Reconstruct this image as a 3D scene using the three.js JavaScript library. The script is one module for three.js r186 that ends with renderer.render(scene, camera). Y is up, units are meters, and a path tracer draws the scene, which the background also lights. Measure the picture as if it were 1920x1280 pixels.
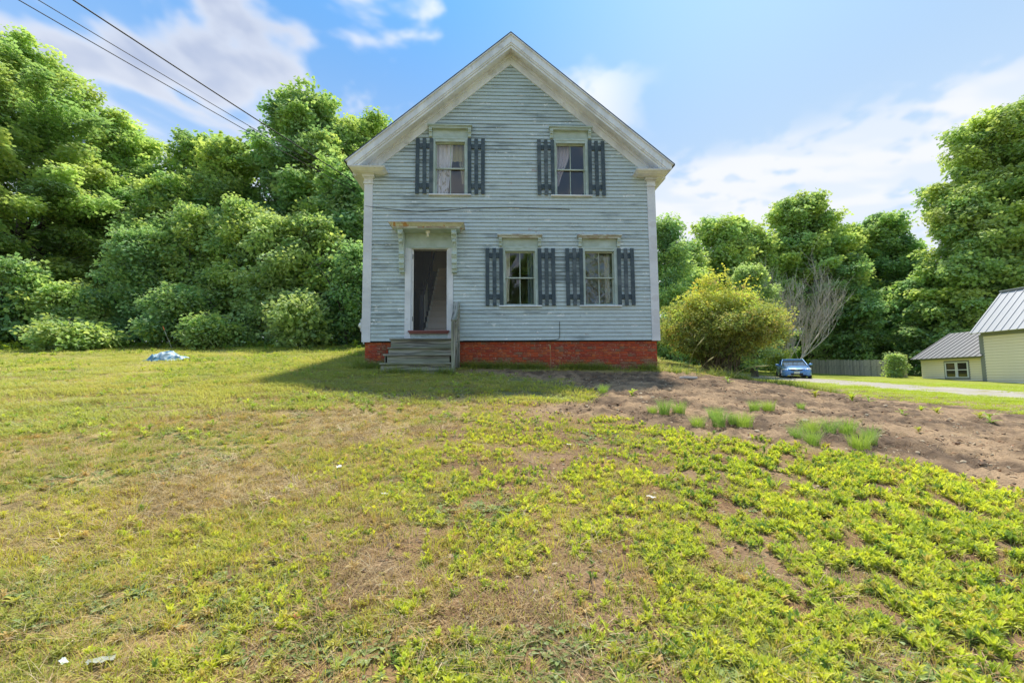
import * as THREE from 'three';
import { mergeGeometries } from 'three/addons/utils/BufferGeometryUtils.js';
import { RoundedBoxGeometry } from 'three/addons/geometries/RoundedBoxGeometry.js';

// ------------------------------------------------------------------ camera, sky, sun, exposure
const W = 1024, H = 682;
const scene = new THREE.Scene();
const camera = new THREE.PerspectiveCamera(73.765, W / H, 0.05, 1500);
camera.position.set(-0.5412, -0.3088, 11.7735);
camera.rotation.set(0.08345, -0.04367, -0.00903, 'YXZ');
const renderer = new THREE.WebGLRenderer({ antialias: true });
renderer.setSize(W, H);
renderer.toneMapping = THREE.LinearToneMapping;
renderer.toneMappingExposure = 2.6;
renderer.shadowMap.enabled = true;
const SKY = 0.465;            // strength of the sky
const SUN = 2.5;             // strength of the sun
const sunDir = new THREE.Vector3(0.95, 5.75, -2.35).normalize();
const sun = new THREE.DirectionalLight(new THREE.Color(1.0, 0.93, 0.80), SUN);
sun.position.copy(sunDir).multiplyScalar(80);
sun.target.position.set(0, 0, 0);
sun.castShadow = true;
sun.shadow.radius = 7;
sun.shadow.mapSize.set(4096, 4096);
Object.assign(sun.shadow.camera, { left: -60, right: 60, top: 60, bottom: -60, near: 1, far: 200 });
scene.add(sun, sun.target);

// ------------------------------------------------------------------ numbers
function RNG(seed) { let s = seed >>> 0; return () => { s = (s + 0x6d2b79f5) | 0; let t = Math.imul(s ^ (s >>> 15), 1 | s); t = (t + Math.imul(t ^ (t >>> 7), 61 | t)) ^ t; return ((t ^ (t >>> 14)) >>> 0) / 4294967296; }; }
const clamp = (x, a = 0, b = 1) => Math.min(b, Math.max(a, x));
const ss = (a, b, x) => { const t = clamp((x - a) / (b - a)); return t * t * (3 - 2 * t); };
const lerp = (a, b, t) => a + (b - a) * t;
const mix3 = (a, b, t) => [lerp(a[0], b[0], t), lerp(a[1], b[1], t), lerp(a[2], b[2], t)];
function hash(ix, iy, s) { let h = Math.imul(ix, 374761393) + Math.imul(iy, 668265263) + Math.imul(s, 974634777); h = Math.imul(h ^ (h >>> 13), 1274126177); h ^= h >>> 16; h = Math.imul(h, 2246822519); return ((h ^ (h >>> 15)) >>> 0) / 4294967296; }
function vn(x, y, s, px = 0, py = 0) {
  const ix = Math.floor(x), iy = Math.floor(y); let fx = x - ix, fy = y - iy;
  fx = fx * fx * fx * (fx * (fx * 6 - 15) + 10); fy = fy * fy * fy * (fy * (fy * 6 - 15) + 10);
  const m = (v, p) => p ? ((v % p) + p) % p : v;
  const x0 = m(ix, px), x1 = m(ix + 1, px), y0 = m(iy, py), y1 = m(iy + 1, py);
  return lerp(lerp(hash(x0, y0, s), hash(x1, y0, s), fx), lerp(hash(x0, y1, s), hash(x1, y1, s), fx), fy);
}
function fbm(x, y, oct, s, px = 0, py = 0) { let a = 0.5, v = 0, n = 0; for (let i = 0; i < oct; i++) { v += a * vn(x, y, s + i, px, py); n += a; a *= 0.5; x *= 2; y *= 2; px *= 2; py *= 2; } return v / n; }

// ------------------------------------------------------------------ the sky: blue air, broken cloud to the left, a low cloud deck to the right
{
  const w = 2048, h = 1024, data = new Float32Array(w * h * 4), D = 180 / Math.PI;
  const viewAz = Math.atan2(Math.sin(0.0437), -Math.cos(0.0437));
  for (let j = 0; j < h; j++) {
    const el = ((j + 0.5) / h - 0.5) * Math.PI, y = Math.sin(el), ce = Math.cos(el), e = el * D;
    for (let i = 0; i < w; i++) {
      const ph = ((i + 0.5) / w - 0.5) * 2 * Math.PI, x = Math.cos(ph) * ce, z = Math.sin(ph) * ce;
      let az = Math.atan2(x, -z) * D - 2.5;                         // degrees to the right of the way the house faces
      if (az < -180) az += 360;
      let c;
      if (e <= 0) c = [0.30, 0.33, 0.36];
      else {
        const side = ss(-14, 34, az) * (1 - ss(120, 175, az)) + ss(-70, -150, az) * 0.6;
        let zen = mix3([0.135, 0.375, 0.78], [0.34, 0.54, 0.80], side);
        zen = mix3(zen, [0.125, 0.36, 0.80], ss(50, 85, e) * 0.8);
        c = mix3([0.62, 0.72, 0.85], zen, ss(0, 44, e));
        // puffs and decks
        const k = 1 / (y + 0.16), px = x * k, pz = z * k;
        const wx = fbm(px * 1.3 + 7, pz * 1.3, 3, 31) - 0.5, wz = fbm(px * 1.3, pz * 1.3 + 9, 3, 47) - 0.5;
        const big = fbm(px * 1.7 + wx * 1.5 + 3.1, pz * 1.7 + wz * 1.5 + 1.7, 6, 5);
        const fine = fbm(px * 7.5 + wx * 2.5, pz * 7.5 + wz * 2.5 + 4, 5, 77);
        const n1 = big * 0.50 + fine * 0.50;
        const front = 1 - ss(70, 110, Math.abs(az));
        const wob = (fbm(az * 0.09, e * 0.12, 4, 19) - 0.5) * 14;
        let cov = 0.50;                                             // cover elsewhere: broken cloud
        const leftBank = ss(-8, -26, az + wob * 0.6 + (e - 30) * 0.35);
        const topBank = ss(33, 38, e + wob * 0.35) * ss(-4, -12, az + wob * 0.4) * (1 - ss(55, 62, e));
        const deck = (1 - ss(23, 27.5, e - wob * 0.10 - clamp(az - 20, 0, 40) * 0.02)) * ss(8, 20, az + wob * 0.3);
        const low = 1 - ss(10, 22, e);
        const wisps = ss(16, 22, e) * (1 - ss(33, 40, e + wob * 0.4)) * ss(8, -5, az) * 0.66;
        const scene_cov = Math.max(leftBank * 0.70, topBank * 0.58, deck * 0.80, low * 0.62, wisps, 0.26 * ss(20, 26, e) * (1 - ss(28, 33, e)));
        cov = lerp(cov, scene_cov, front * (1 - ss(52, 66, e)));
        const th = 0.78 - cov * 0.56;
        let a = ss(th, th + 0.21, n1 + (fine - 0.5) * 0.2);
        // ribbed altocumulus in the deck
        const rib = fbm(px * 11 - pz * 3 + wx * 4, pz * 15 + px * 2 + wz * 3, 4, 91);
        if (deck > 0.02) a = lerp(a, Math.max(a * 0.5, ss(0.33, 0.60, rib + (deck - 0.5) * 0.34)) * (0.62 + 0.36 * ss(0.38, 0.60, fbm(px * 3 + pz, pz * 7 - px, 4, 95))), deck * front);
        const puff = ss(0.585, 0.70, fbm(px * 2.6 + 9 + wx, pz * 2.6 + wz, 6, 133)) * ss(15, 20, e) * (1 - ss(33, 39, e)) * (1 - ss(16, 27, Math.abs(az + 5))) * 0.9; a = Math.max(a, puff * front);
        a *= lerp(0.55 + 0.45 * ss(0.02, 0.30, n1 - th + 0.05), 1, Math.max(deck, puff) * front);
        const body = ss(0.05, 0.34, n1 - th);
        let cl = mix3([0.76, 0.785, 0.84], [0.43, 0.495, 0.65], body * (0.25 + 0.75 * leftBank) * (0.45 + 1.5 * (fbm(px * 3.2, pz * 3.2, 5, 99) - 0.25)));
        cl = mix3(cl, [0.80, 0.815, 0.85], Math.max(low * 0.5, deck * front * 0.8));
        const toSun = x * sunDir.x + y * sunDir.y + z * sunDir.z;
        const glow = 1 + 0.35 * ss(0.75, 1.0, toSun);
        const back = 1 + 0.30 * ss(60, 130, Math.abs(az)) * (1 - ss(60, 80, e));   // clouds away from the sun are lit full on their face
        c = mix3(c, cl.map((v) => v * back), a * 0.96).map((v) => v * glow);
      }
      const o = (j * w + i) * 4;
      data[o] = c[0] * SKY; data[o + 1] = c[1] * SKY; data[o + 2] = c[2] * SKY; data[o + 3] = 1;
    }
  }
  const t = new THREE.DataTexture(data, w, h, THREE.RGBAFormat, THREE.FloatType);
  t.mapping = THREE.EquirectangularReflectionMapping; t.magFilter = t.minFilter = THREE.LinearFilter; t.needsUpdate = true;
  scene.background = t; scene.environment = t;
}

// ------------------------------------------------------------------ names, parts
const used = {};
function numbered(n) { used[n] = (used[n] ?? -1) + 1; return used[n] ? n + '_' + String(used[n]).padStart(3, '0') : n; }
function tag(o, label, category, group, kind) { if (label) o.userData.label = label; if (category) o.userData.category = category; if (group) o.userData.group = group; if (kind) o.userData.kind = kind; return o; }
function thing(name, label, category, pos = [0, 0, 0], turn = 0, group) { const g = new THREE.Group(); g.name = numbered(name); g.position.set(...pos); g.rotation.y = turn; scene.add(g); return tag(g, label, category, group); }
function part(parent, name, geo, mat) {
  if (Array.isArray(geo)) geo = merge(geo);
  const m = new THREE.Mesh(geo, mat); m.name = parent === scene ? numbered(name) : numbered(name); m.castShadow = m.receiveShadow = true; parent.add(m); return m;
}
function merge(list) {
  const out = list.map((g) => { const h = g.index ? g.toNonIndexed() : g.clone(); for (const k of Object.keys(h.attributes)) if (!['position', 'normal', 'uv'].includes(k)) h.deleteAttribute(k); if (!h.attributes.normal) h.computeVertexNormals(); if (!h.attributes.uv) h.setAttribute('uv', new THREE.BufferAttribute(new Float32Array(h.attributes.position.count * 2), 2)); return h; });
  return mergeGeometries(out, false);
}
// uv in metres, taken along the face's own axes
function uvm(g, ox = 0, oy = 0, swap = false) {
  const h = g.index ? g.toNonIndexed() : g; if (!h.attributes.normal) h.computeVertexNormals();
  const p = h.attributes.position, n = h.attributes.normal, uv = new Float32Array(p.count * 2);
  for (let i = 0; i < p.count; i += 3) {
    let ax = 0, ay = 0, az = 0; for (let k = 0; k < 3; k++) { ax += Math.abs(n.getX(i + k)); ay += Math.abs(n.getY(i + k)); az += Math.abs(n.getZ(i + k)); }
    for (let k = 0; k < 3; k++) {
      const x = p.getX(i + k), y = p.getY(i + k), z = p.getZ(i + k); let u, v;
      if (az >= ax && az >= ay) { u = x; v = y; } else if (ax >= ay) { u = z; v = y; } else { u = x; v = z; }
      if (swap) [u, v] = [v, u];
      uv[(i + k) * 2] = u + ox; uv[(i + k) * 2 + 1] = v + oy;
    }
  }
  h.setAttribute('uv', new THREE.BufferAttribute(uv, 2)); return h;
}
let boxSeed = 1;
function box(x0, x1, y0, y1, z0, z1, r = 0.004, swap = false) {
  const w = x1 - x0, h = y1 - y0, d = z1 - z0; r = Math.min(r, w * 0.4, h * 0.4, d * 0.4);
  const g = r > 0 ? new RoundedBoxGeometry(w, h, d, 1, r) : new THREE.BoxGeometry(w, h, d);
  g.translate((x0 + x1) / 2, (y0 + y1) / 2, (z0 + z1) / 2); boxSeed++;
  return uvm(g, (boxSeed * 0.37) % 3, (boxSeed * 0.61) % 3, swap);
}
function poly(pts, z0, z1, bevel = 0) { // outline in x,y pushed from z0 to z1
  const s = new THREE.Shape(pts.map((p) => new THREE.Vector2(p[0], p[1])));
  const g = new THREE.ExtrudeGeometry(s, { depth: z1 - z0 - 2 * bevel, bevelEnabled: bevel > 0, bevelThickness: bevel, bevelSize: bevel, bevelOffset: -bevel, bevelSegments: 1, curveSegments: 6 });
  g.translate(0, 0, z0 + bevel); return uvm(g);
}
function tube(pts, radii, sides = 6, caps = true) {
  const P = pts.map((p) => new THREE.Vector3(...p)), n = P.length, pos = [], nor = [], idx = [], uv = [];
  let side = null, len = 0;
  for (let i = 0; i < n; i++) {
    const t = new THREE.Vector3().subVectors(P[Math.min(i + 1, n - 1)], P[Math.max(i - 1, 0)]).normalize();
    if (!side) side = Math.abs(t.y) < 0.9 ? new THREE.Vector3(0, 1, 0) : new THREE.Vector3(1, 0, 0);
    side = side.clone().addScaledVector(t, -side.dot(t)).normalize();
    const b = new THREE.Vector3().crossVectors(t, side), r = Array.isArray(radii) ? radii[i] : radii;
    if (i) len += P[i].distanceTo(P[i - 1]);
    for (let k = 0; k <= sides; k++) { const a = (k / sides) * Math.PI * 2, d = side.clone().multiplyScalar(Math.cos(a)).addScaledVector(b, Math.sin(a)); pos.push(P[i].x + d.x * r, P[i].y + d.y * r, P[i].z + d.z * r); nor.push(d.x, d.y, d.z); uv.push(a * Math.max(r, 0.02), len); }
  }
  for (let i = 0; i < n - 1; i++) for (let k = 0; k < sides; k++) { const a = i * (sides + 1) + k, b = a + sides + 1; idx.push(a, a + 1, b, b, a + 1, b + 1); }
  const g = new THREE.BufferGeometry();
  g.setAttribute('position', new THREE.Float32BufferAttribute(pos, 3)); g.setAttribute('normal', new THREE.Float32BufferAttribute(nor, 3)); g.setAttribute('uv', new THREE.Float32BufferAttribute(uv, 2)); g.setIndex(idx);
  return g;
}

// ------------------------------------------------------------------ textures and materials
const toS = (v) => { v = clamp(v); return Math.round(255 * (v <= 0.0031308 ? v * 12.92 : 1.055 * Math.pow(v, 1 / 2.4) - 0.055)); };
function colourTex(w, h, fn, rep = [1, 1]) {
  const d = new Uint8Array(w * h * 4);
  for (let j = 0; j < h; j++) for (let i = 0; i < w; i++) { const c = fn((i + 0.5) / w, (j + 0.5) / h), o = (j * w + i) * 4; d[o] = toS(c[0]); d[o + 1] = toS(c[1]); d[o + 2] = toS(c[2]); d[o + 3] = 255; }
  const t = new THREE.DataTexture(d, w, h); t.colorSpace = THREE.SRGBColorSpace; t.wrapS = t.wrapT = THREE.RepeatWrapping; t.magFilter = THREE.LinearFilter; t.minFilter = THREE.LinearMipmapLinearFilter; t.generateMipmaps = true; t.repeat.set(...rep); t.needsUpdate = true; return t;
}
function greyTex(w, h, fn, rep = [1, 1]) {
  const d = new Uint8Array(w * h * 4);
  for (let j = 0; j < h; j++) for (let i = 0; i < w; i++) { const c = Math.round(255 * clamp(fn((i + 0.5) / w, (j + 0.5) / h))), o = (j * w + i) * 4; d[o] = d[o + 1] = d[o + 2] = c; d[o + 3] = 255; }
  const t = new THREE.DataTexture(d, w, h); t.wrapS = t.wrapT = THREE.RepeatWrapping; t.magFilter = THREE.LinearFilter; t.minFilter = THREE.LinearMipmapLinearFilter; t.generateMipmaps = true; t.repeat.set(...rep); t.needsUpdate = true; return t;
}
const std = (o) => new THREE.MeshStandardMaterial({ roughness: 0.8, metalness: 0, ...o });
const rgb = (r, g, b) => new THREE.Color().setRGB(r, g, b);

// weathered blue-grey paint over the whole front, streaked along the boards
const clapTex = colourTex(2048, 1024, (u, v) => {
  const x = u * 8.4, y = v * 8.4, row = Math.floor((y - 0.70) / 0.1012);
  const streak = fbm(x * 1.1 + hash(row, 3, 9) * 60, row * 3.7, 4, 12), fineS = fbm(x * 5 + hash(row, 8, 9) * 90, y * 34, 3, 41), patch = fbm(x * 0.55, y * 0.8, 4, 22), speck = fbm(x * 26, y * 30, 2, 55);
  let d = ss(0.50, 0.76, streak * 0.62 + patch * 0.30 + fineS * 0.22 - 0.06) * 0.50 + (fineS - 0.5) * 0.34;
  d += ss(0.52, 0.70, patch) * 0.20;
  const inRow = ((y - 0.70) / 0.1012) - row; d += ss(0.22, 0.0, inRow) * 0.10 + ss(0.84, 0.95, inRow) * 0.55;  // top of each exposed board darkened: lap shadow line painted into the colour
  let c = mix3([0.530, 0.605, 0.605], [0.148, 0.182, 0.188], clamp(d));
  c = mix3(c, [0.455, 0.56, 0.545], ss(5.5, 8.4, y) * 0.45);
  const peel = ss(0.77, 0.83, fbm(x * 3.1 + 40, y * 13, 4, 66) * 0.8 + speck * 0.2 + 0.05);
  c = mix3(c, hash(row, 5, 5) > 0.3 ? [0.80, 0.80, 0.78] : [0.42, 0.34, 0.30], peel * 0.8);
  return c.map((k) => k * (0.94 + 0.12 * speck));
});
const bumpTex = greyTex(512, 512, (u, v) => fbm(u * 16, v * 64, 4, 71, 16, 64), [1, 1]);
const M = {};
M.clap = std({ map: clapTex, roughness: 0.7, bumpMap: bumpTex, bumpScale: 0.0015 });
M.side = std({ color: rgb(0.40, 0.49, 0.52), roughness: 0.75 });
const trimTex = colourTex(1024, 1024, (u, v) => {
  const a = fbm(u * 6, v * 3, 5, 101, 6, 3), b = fbm(u * 40, v * 10, 3, 103, 40, 10), ch = ss(0.66, 0.74, fbm(u * 9, v * 14, 5, 107, 9, 14));
  let c = mix3([0.81, 0.825, 0.85], [0.60, 0.61, 0.625], ss(0.38, 0.72, a) * 0.75 + (b - 0.5) * 0.4); return mix3(c, [0.46, 0.42, 0.37], ch * 0.35);
}, [0.4, 0.4]);
M.trim = std({ map: trimTex, roughness: 0.65 });
const cornerTex = colourTex(512, 1024, (u, v) => {
  const a = fbm(u * 5, v * 3, 5, 111, 5, 3), b = fbm(u * 30, v * 6, 3, 113, 30, 6), ch = ss(0.69, 0.75, fbm(u * 10, v * 9, 4, 117, 10, 9));
  let c = mix3([0.72, 0.725, 0.75], [0.55, 0.55, 0.575], ss(0.4, 0.75, a) * 0.6 + (b - 0.5) * 0.35); return mix3(c, [0.40, 0.36, 0.33], ch * 0.22);
}, [0.5, 0.33]);
M.corner = std({ map: cornerTex, roughness: 0.65 });
const greenTex = colourTex(512, 512, (u, v) => { const a = fbm(u * 5, v * 5, 5, 121, 5, 5), b = fbm(u * 22, v * 22, 3, 123, 22, 22); return mix3([0.50, 0.585, 0.545], [0.36, 0.43, 0.36], ss(0.35, 0.75, a) * 0.8 + (b - 0.5) * 0.3); }, [0.7, 0.7]);
M.casing = std({ map: greenTex, roughness: 0.7 });
const capTex = colourTex(512, 512, (u, v) => { const a = fbm(u * 9, v * 14, 5, 131, 9, 14), b = fbm(u * 20, v * 60, 3, 133, 20, 60); let c = mix3([0.58, 0.60, 0.53], [0.42, 0.385, 0.29], ss(0.42, 0.60, a)); return mix3(c, [0.36, 0.26, 0.22], ss(0.57, 0.68, b * 0.5 + a * 0.5)); }, [0.8, 0.8]);
M.cap = std({ map: capTex, roughness: 0.8 });
const rustTex = colourTex(512, 256, (u, v) => { const a = fbm(u * 12, v * 6, 5, 141, 12, 6), b = fbm(u * 30, v * 4, 4, 143, 30, 4); let c = mix3([0.66, 0.66, 0.54], [0.52, 0.52, 0.38], ss(0.35, 0.7, a)); return mix3(c, [0.52, 0.22, 0.05], ss(0.60, 0.74, b) * 0.85); }, [0.5, 1.2]);
M.rust = std({ map: rustTex, roughness: 0.75 });
M.rusty = std({ color: rgb(0.50, 0.20, 0.05), roughness: 0.85 });
M.sash = std({ map: greenTex, color: rgb(1, 0.96, 0.90), roughness: 0.7 });
const shutTex = colourTex(512, 512, (u, v) => { const a = fbm(u * 8, v * 4, 5, 151, 8, 4), b = fbm(u * 40, v * 8, 3, 153, 40, 8); return mix3([0.048, 0.072, 0.088], [0.085, 0.115, 0.132], ss(0.4, 0.75, a) * 0.7 + (b - 0.5) * 0.6); }, [0.9, 0.5]);
M.shutter = std({ map: shutTex, roughness: 0.7 });
const shutTex2 = colourTex(256, 512, (u, v) => { const a = fbm(u * 8, v * 4, 5, 155, 8, 4), b = fbm(u * 40, v * 8, 3, 157, 40, 8); return mix3([0.065, 0.090, 0.104], [0.125, 0.152, 0.165], ss(0.35, 0.7, a) * 0.8 + (b - 0.5) * 0.6); }, [0.9, 0.5]);
M.shutterWorn = std({ map: shutTex2, roughness: 0.8 });
const mortTex = colourTex(512, 512, (u, v) => { const a = fbm(u * 14, v * 14, 5, 161, 14, 14); return mix3([0.22, 0.065, 0.035], [0.46, 0.27, 0.19], ss(0.5, 0.72, a)); }, [0.8, 0.8]);
M.mortar = std({ map: mortTex, roughness: 0.95 });
M.bricks = [0, 1, 2, 3, 4].map((k) => { const t = colourTex(256, 256, (u, v) => { const a = fbm(u * 7, v * 7, 5, 170 + k * 9, 7, 7), b = fbm(u * 30, v * 30, 3, 172 + k * 9, 30, 30); let c = mix3([[0.47, 0.078, 0.024], [0.42, 0.060, 0.022], [0.50, 0.120, 0.034], [0.33, 0.052, 0.026], [0.27, 0.13, 0.07]][k], [0.30, 0.055, 0.028], ss(0.42, 0.72, a) * 0.8); c = mix3(c, [0.50, 0.28, 0.18], ss(0.66, 0.76, a * 0.4 + b * 0.6)); return c.map((q) => q * (0.85 + 0.3 * b)); }, [1.1, 1.1]); return std({ map: t, roughness: 0.85 }); });
const oldWood = colourTex(1024, 512, (u, v) => {
  const warp = fbm(u * 4, v * 3, 3, 181, 4, 3), g = fbm(u * 5, v * 60 + warp * 2.5, 4, 183, 5, 60), kn = fbm(u * 3, v * 9, 4, 185, 3, 9);
  let c = mix3([0.40, 0.385, 0.32], [0.135, 0.128, 0.105], ss(0.34, 0.70, g)); c = mix3(c, [0.22, 0.24, 0.15], ss(0.48, 0.7, kn) * 0.6); return c.map((q) => q * (0.85 + 0.3 * warp));
}, [0.45, 0.9]);
M.wood = std({ map: oldWood, roughness: 0.9 });
M.greyWood = std({ map: oldWood, color: rgb(1.0, 1.0, 1.0), roughness: 0.9 });
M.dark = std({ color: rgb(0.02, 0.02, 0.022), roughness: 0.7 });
M.iron = std({ color: rgb(0.03, 0.028, 0.026), roughness: 0.5, metalness: 0.6 });
M.red = std({ color: rgb(0.24, 0.085, 0.075), roughness: 0.6 });
M.glass = new THREE.MeshPhysicalMaterial({ color: 0xffffff, roughness: 0.015, transmission: 1, thickness: 0, ior: 1.75 });
M.film = new THREE.MeshPhysicalMaterial({ color: rgb(0.9, 0.9, 0.92), roughness: 0.07, transmission: 0.93, thickness: 0, ior: 2.0, side: THREE.DoubleSide });
M.screen = new THREE.MeshStandardMaterial({ color: rgb(0.18, 0.165, 0.16), roughness: 0.9, transparent: true, opacity: 0.20 });
M.cable = std({ color: rgb(0.018, 0.018, 0.02), roughness: 0.6 });
M.inWall = std({ color: rgb(0.42, 0.36, 0.30), roughness: 0.9 });
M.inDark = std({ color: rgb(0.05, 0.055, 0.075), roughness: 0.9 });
M.inFloor = std({ color: rgb(0.22, 0.15, 0.09), roughness: 0.7 });
M.inWhite = std({ color: rgb(0.88, 0.86, 0.82), roughness: 0.6 });
M.stairs = std({ color: rgb(0.82, 0.70, 0.60), roughness: 0.8 });
const roofTex = colourTex(512, 512, (u, v) => { const a = fbm(u * 20, v * 20, 4, 191, 20, 20), r = hash(Math.floor(u * 12 + (Math.floor(v * 24) % 2) * 0.5), Math.floor(v * 24), 7); return [0.10, 0.10, 0.105].map((q) => q * (0.6 + 0.5 * a + 0.3 * r)); }, [0.3, 0.3]);
M.shingle = std({ map: roofTex, roughness: 0.95 });

// ------------------------------------------------------------------ the lie of the land
function gy0(x, z) {
  let P = z > -9 ? -0.155 * z - 0.02 : 1.375 + (-9 - Math.max(z, -40)) * 0.02;
  if (z > 11.8) P = -0.155 * 11.8 - 0.02 - 0.01 * Math.min(z - 11.8, 20);
  P += -0.018 * clamp(x, -6, 6);
  const zz = clamp(z, -60, 12), R = -1.17 - 0.048 * zz - 0.02 * clamp(x - 17, 0, 40);
  return lerp(P, R, ss(3.5, 12, x));
}
function inPoly(x, z, p) { let c = false; for (let i = 0, j = p.length - 1; i < p.length; j = i++) if ((p[i][1] > z) !== (p[j][1] > z) && x < ((p[j][0] - p[i][0]) * (z - p[i][1])) / (p[j][1] - p[i][1]) + p[i][0]) c = !c; return c; }
const dirtPoly = [[-1.4, 0.35], [3.7, 0.55], [5.6, 0.3], [8, -1.5], [12, -8.5], [14.2, -8.0], [14.4, -2.6], [14.1, -0.2], [13.6, 2.0], [12.6, 5.2], [10.0, 8.6], [6.5, 9.4], [4.5, 9.1], [4.0, 8.45], [3.62, 7.35], [3.05, 6.68], [2.25, 6.25], [1.6, 5.85], [0.6, 5.2], [-0.7, 5.0], [0.1, 4.45], [1.25, 3.85], [1.15, 2.35], [0.1, 1.6]];
const driveIn = (x, z) => { const c = 18.3; return Math.abs(x - c); };
function dirtAt(x, z) {
  const j = 0.55, dx = (fbm(x * 1.1, z * 1.1, 3, 201) - 0.5) * 2 * j, dz = (fbm(x * 1.1 + 30, z * 1.1, 3, 203) - 0.5) * 2 * j; let n = 0;
  for (const [ox, oz] of [[0, 0], [0.22, 0], [-0.22, 0], [0, 0.22], [0, -0.22]]) if (inPoly(x + dx + ox, z + dz + oz, dirtPoly)) n++;
  return n / 5;
}
// what grows where: all between 0 and 1
function cover(x, z) {
  const dirt = dirtAt(x, z), pn = fbm(x * 1.7, z * 1.7, 4, 211), pm = fbm(x * 0.6, z * 0.6, 3, 213);
  const right = ss(-2.7, 0.2, x + 0.16 * (z - 7) + (pm - 0.5) * 2.4);
  let weed = right * ss(1.8, 3.6, z);
  const dense = ss(-0.2, 1.5, x - (8.6 - z) * 0.22);
  weed *= lerp(ss(0.36, 0.52, pn), ss(0.10, 0.28, pn), dense);
  const dry = ss(0.42, 0.62, fbm(x * 0.7 + 11, z * 0.9, 4, 217)) * (1 - ss(-1.6, 0.8, x)) * ss(1.5, 4.5, z);
  let bare = ss(0.54, 0.68, fbm(x * 1.6 + 5, z * 1.6, 4, 219)) * ss(-4.5, -1.0, x) * ss(4, 7, z) * 0.6;
  const patch = Math.exp(-(((x + 3.6) / 1.1) ** 2 + ((z - 3.3) / 0.5) ** 2)); bare = Math.max(bare, patch * 0.9);
  let grass = (1 - right * 0.66) * lerp(0.30, 1, ss(0.38, 0.60, pn)) * (1 - bare * 0.6) * (1 - dry * 0.45);
  const clover = ss(-3.8, -2.6, x) * (1 - ss(0.7, 1.3, x)) * ss(1.0, 1.8, z) * (1 - ss(3.7, 4.5, z));
  const keep = 1 - dirt; const gravel = 1 - ss(1.8, 2.4, driveIn(x, z) + (pn - 0.5) * 0.9);
  return { dirt, weed: weed * keep * (1 - gravel), dry, bare, grass: grass * keep * (1 - gravel * 0.93), clover: clover * keep, gravel, pn, pm, right, keep };
}
function gy(x, z) { return gy0(x, z) + (fbm(x * 0.9, z * 0.9, 3, 221) - 0.5) * 0.07 * ss(0.2, 1.4, Math.hypot(Math.max(0, Math.abs(x) - 4), Math.max(0, -z, z - 0.6))); }

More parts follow.
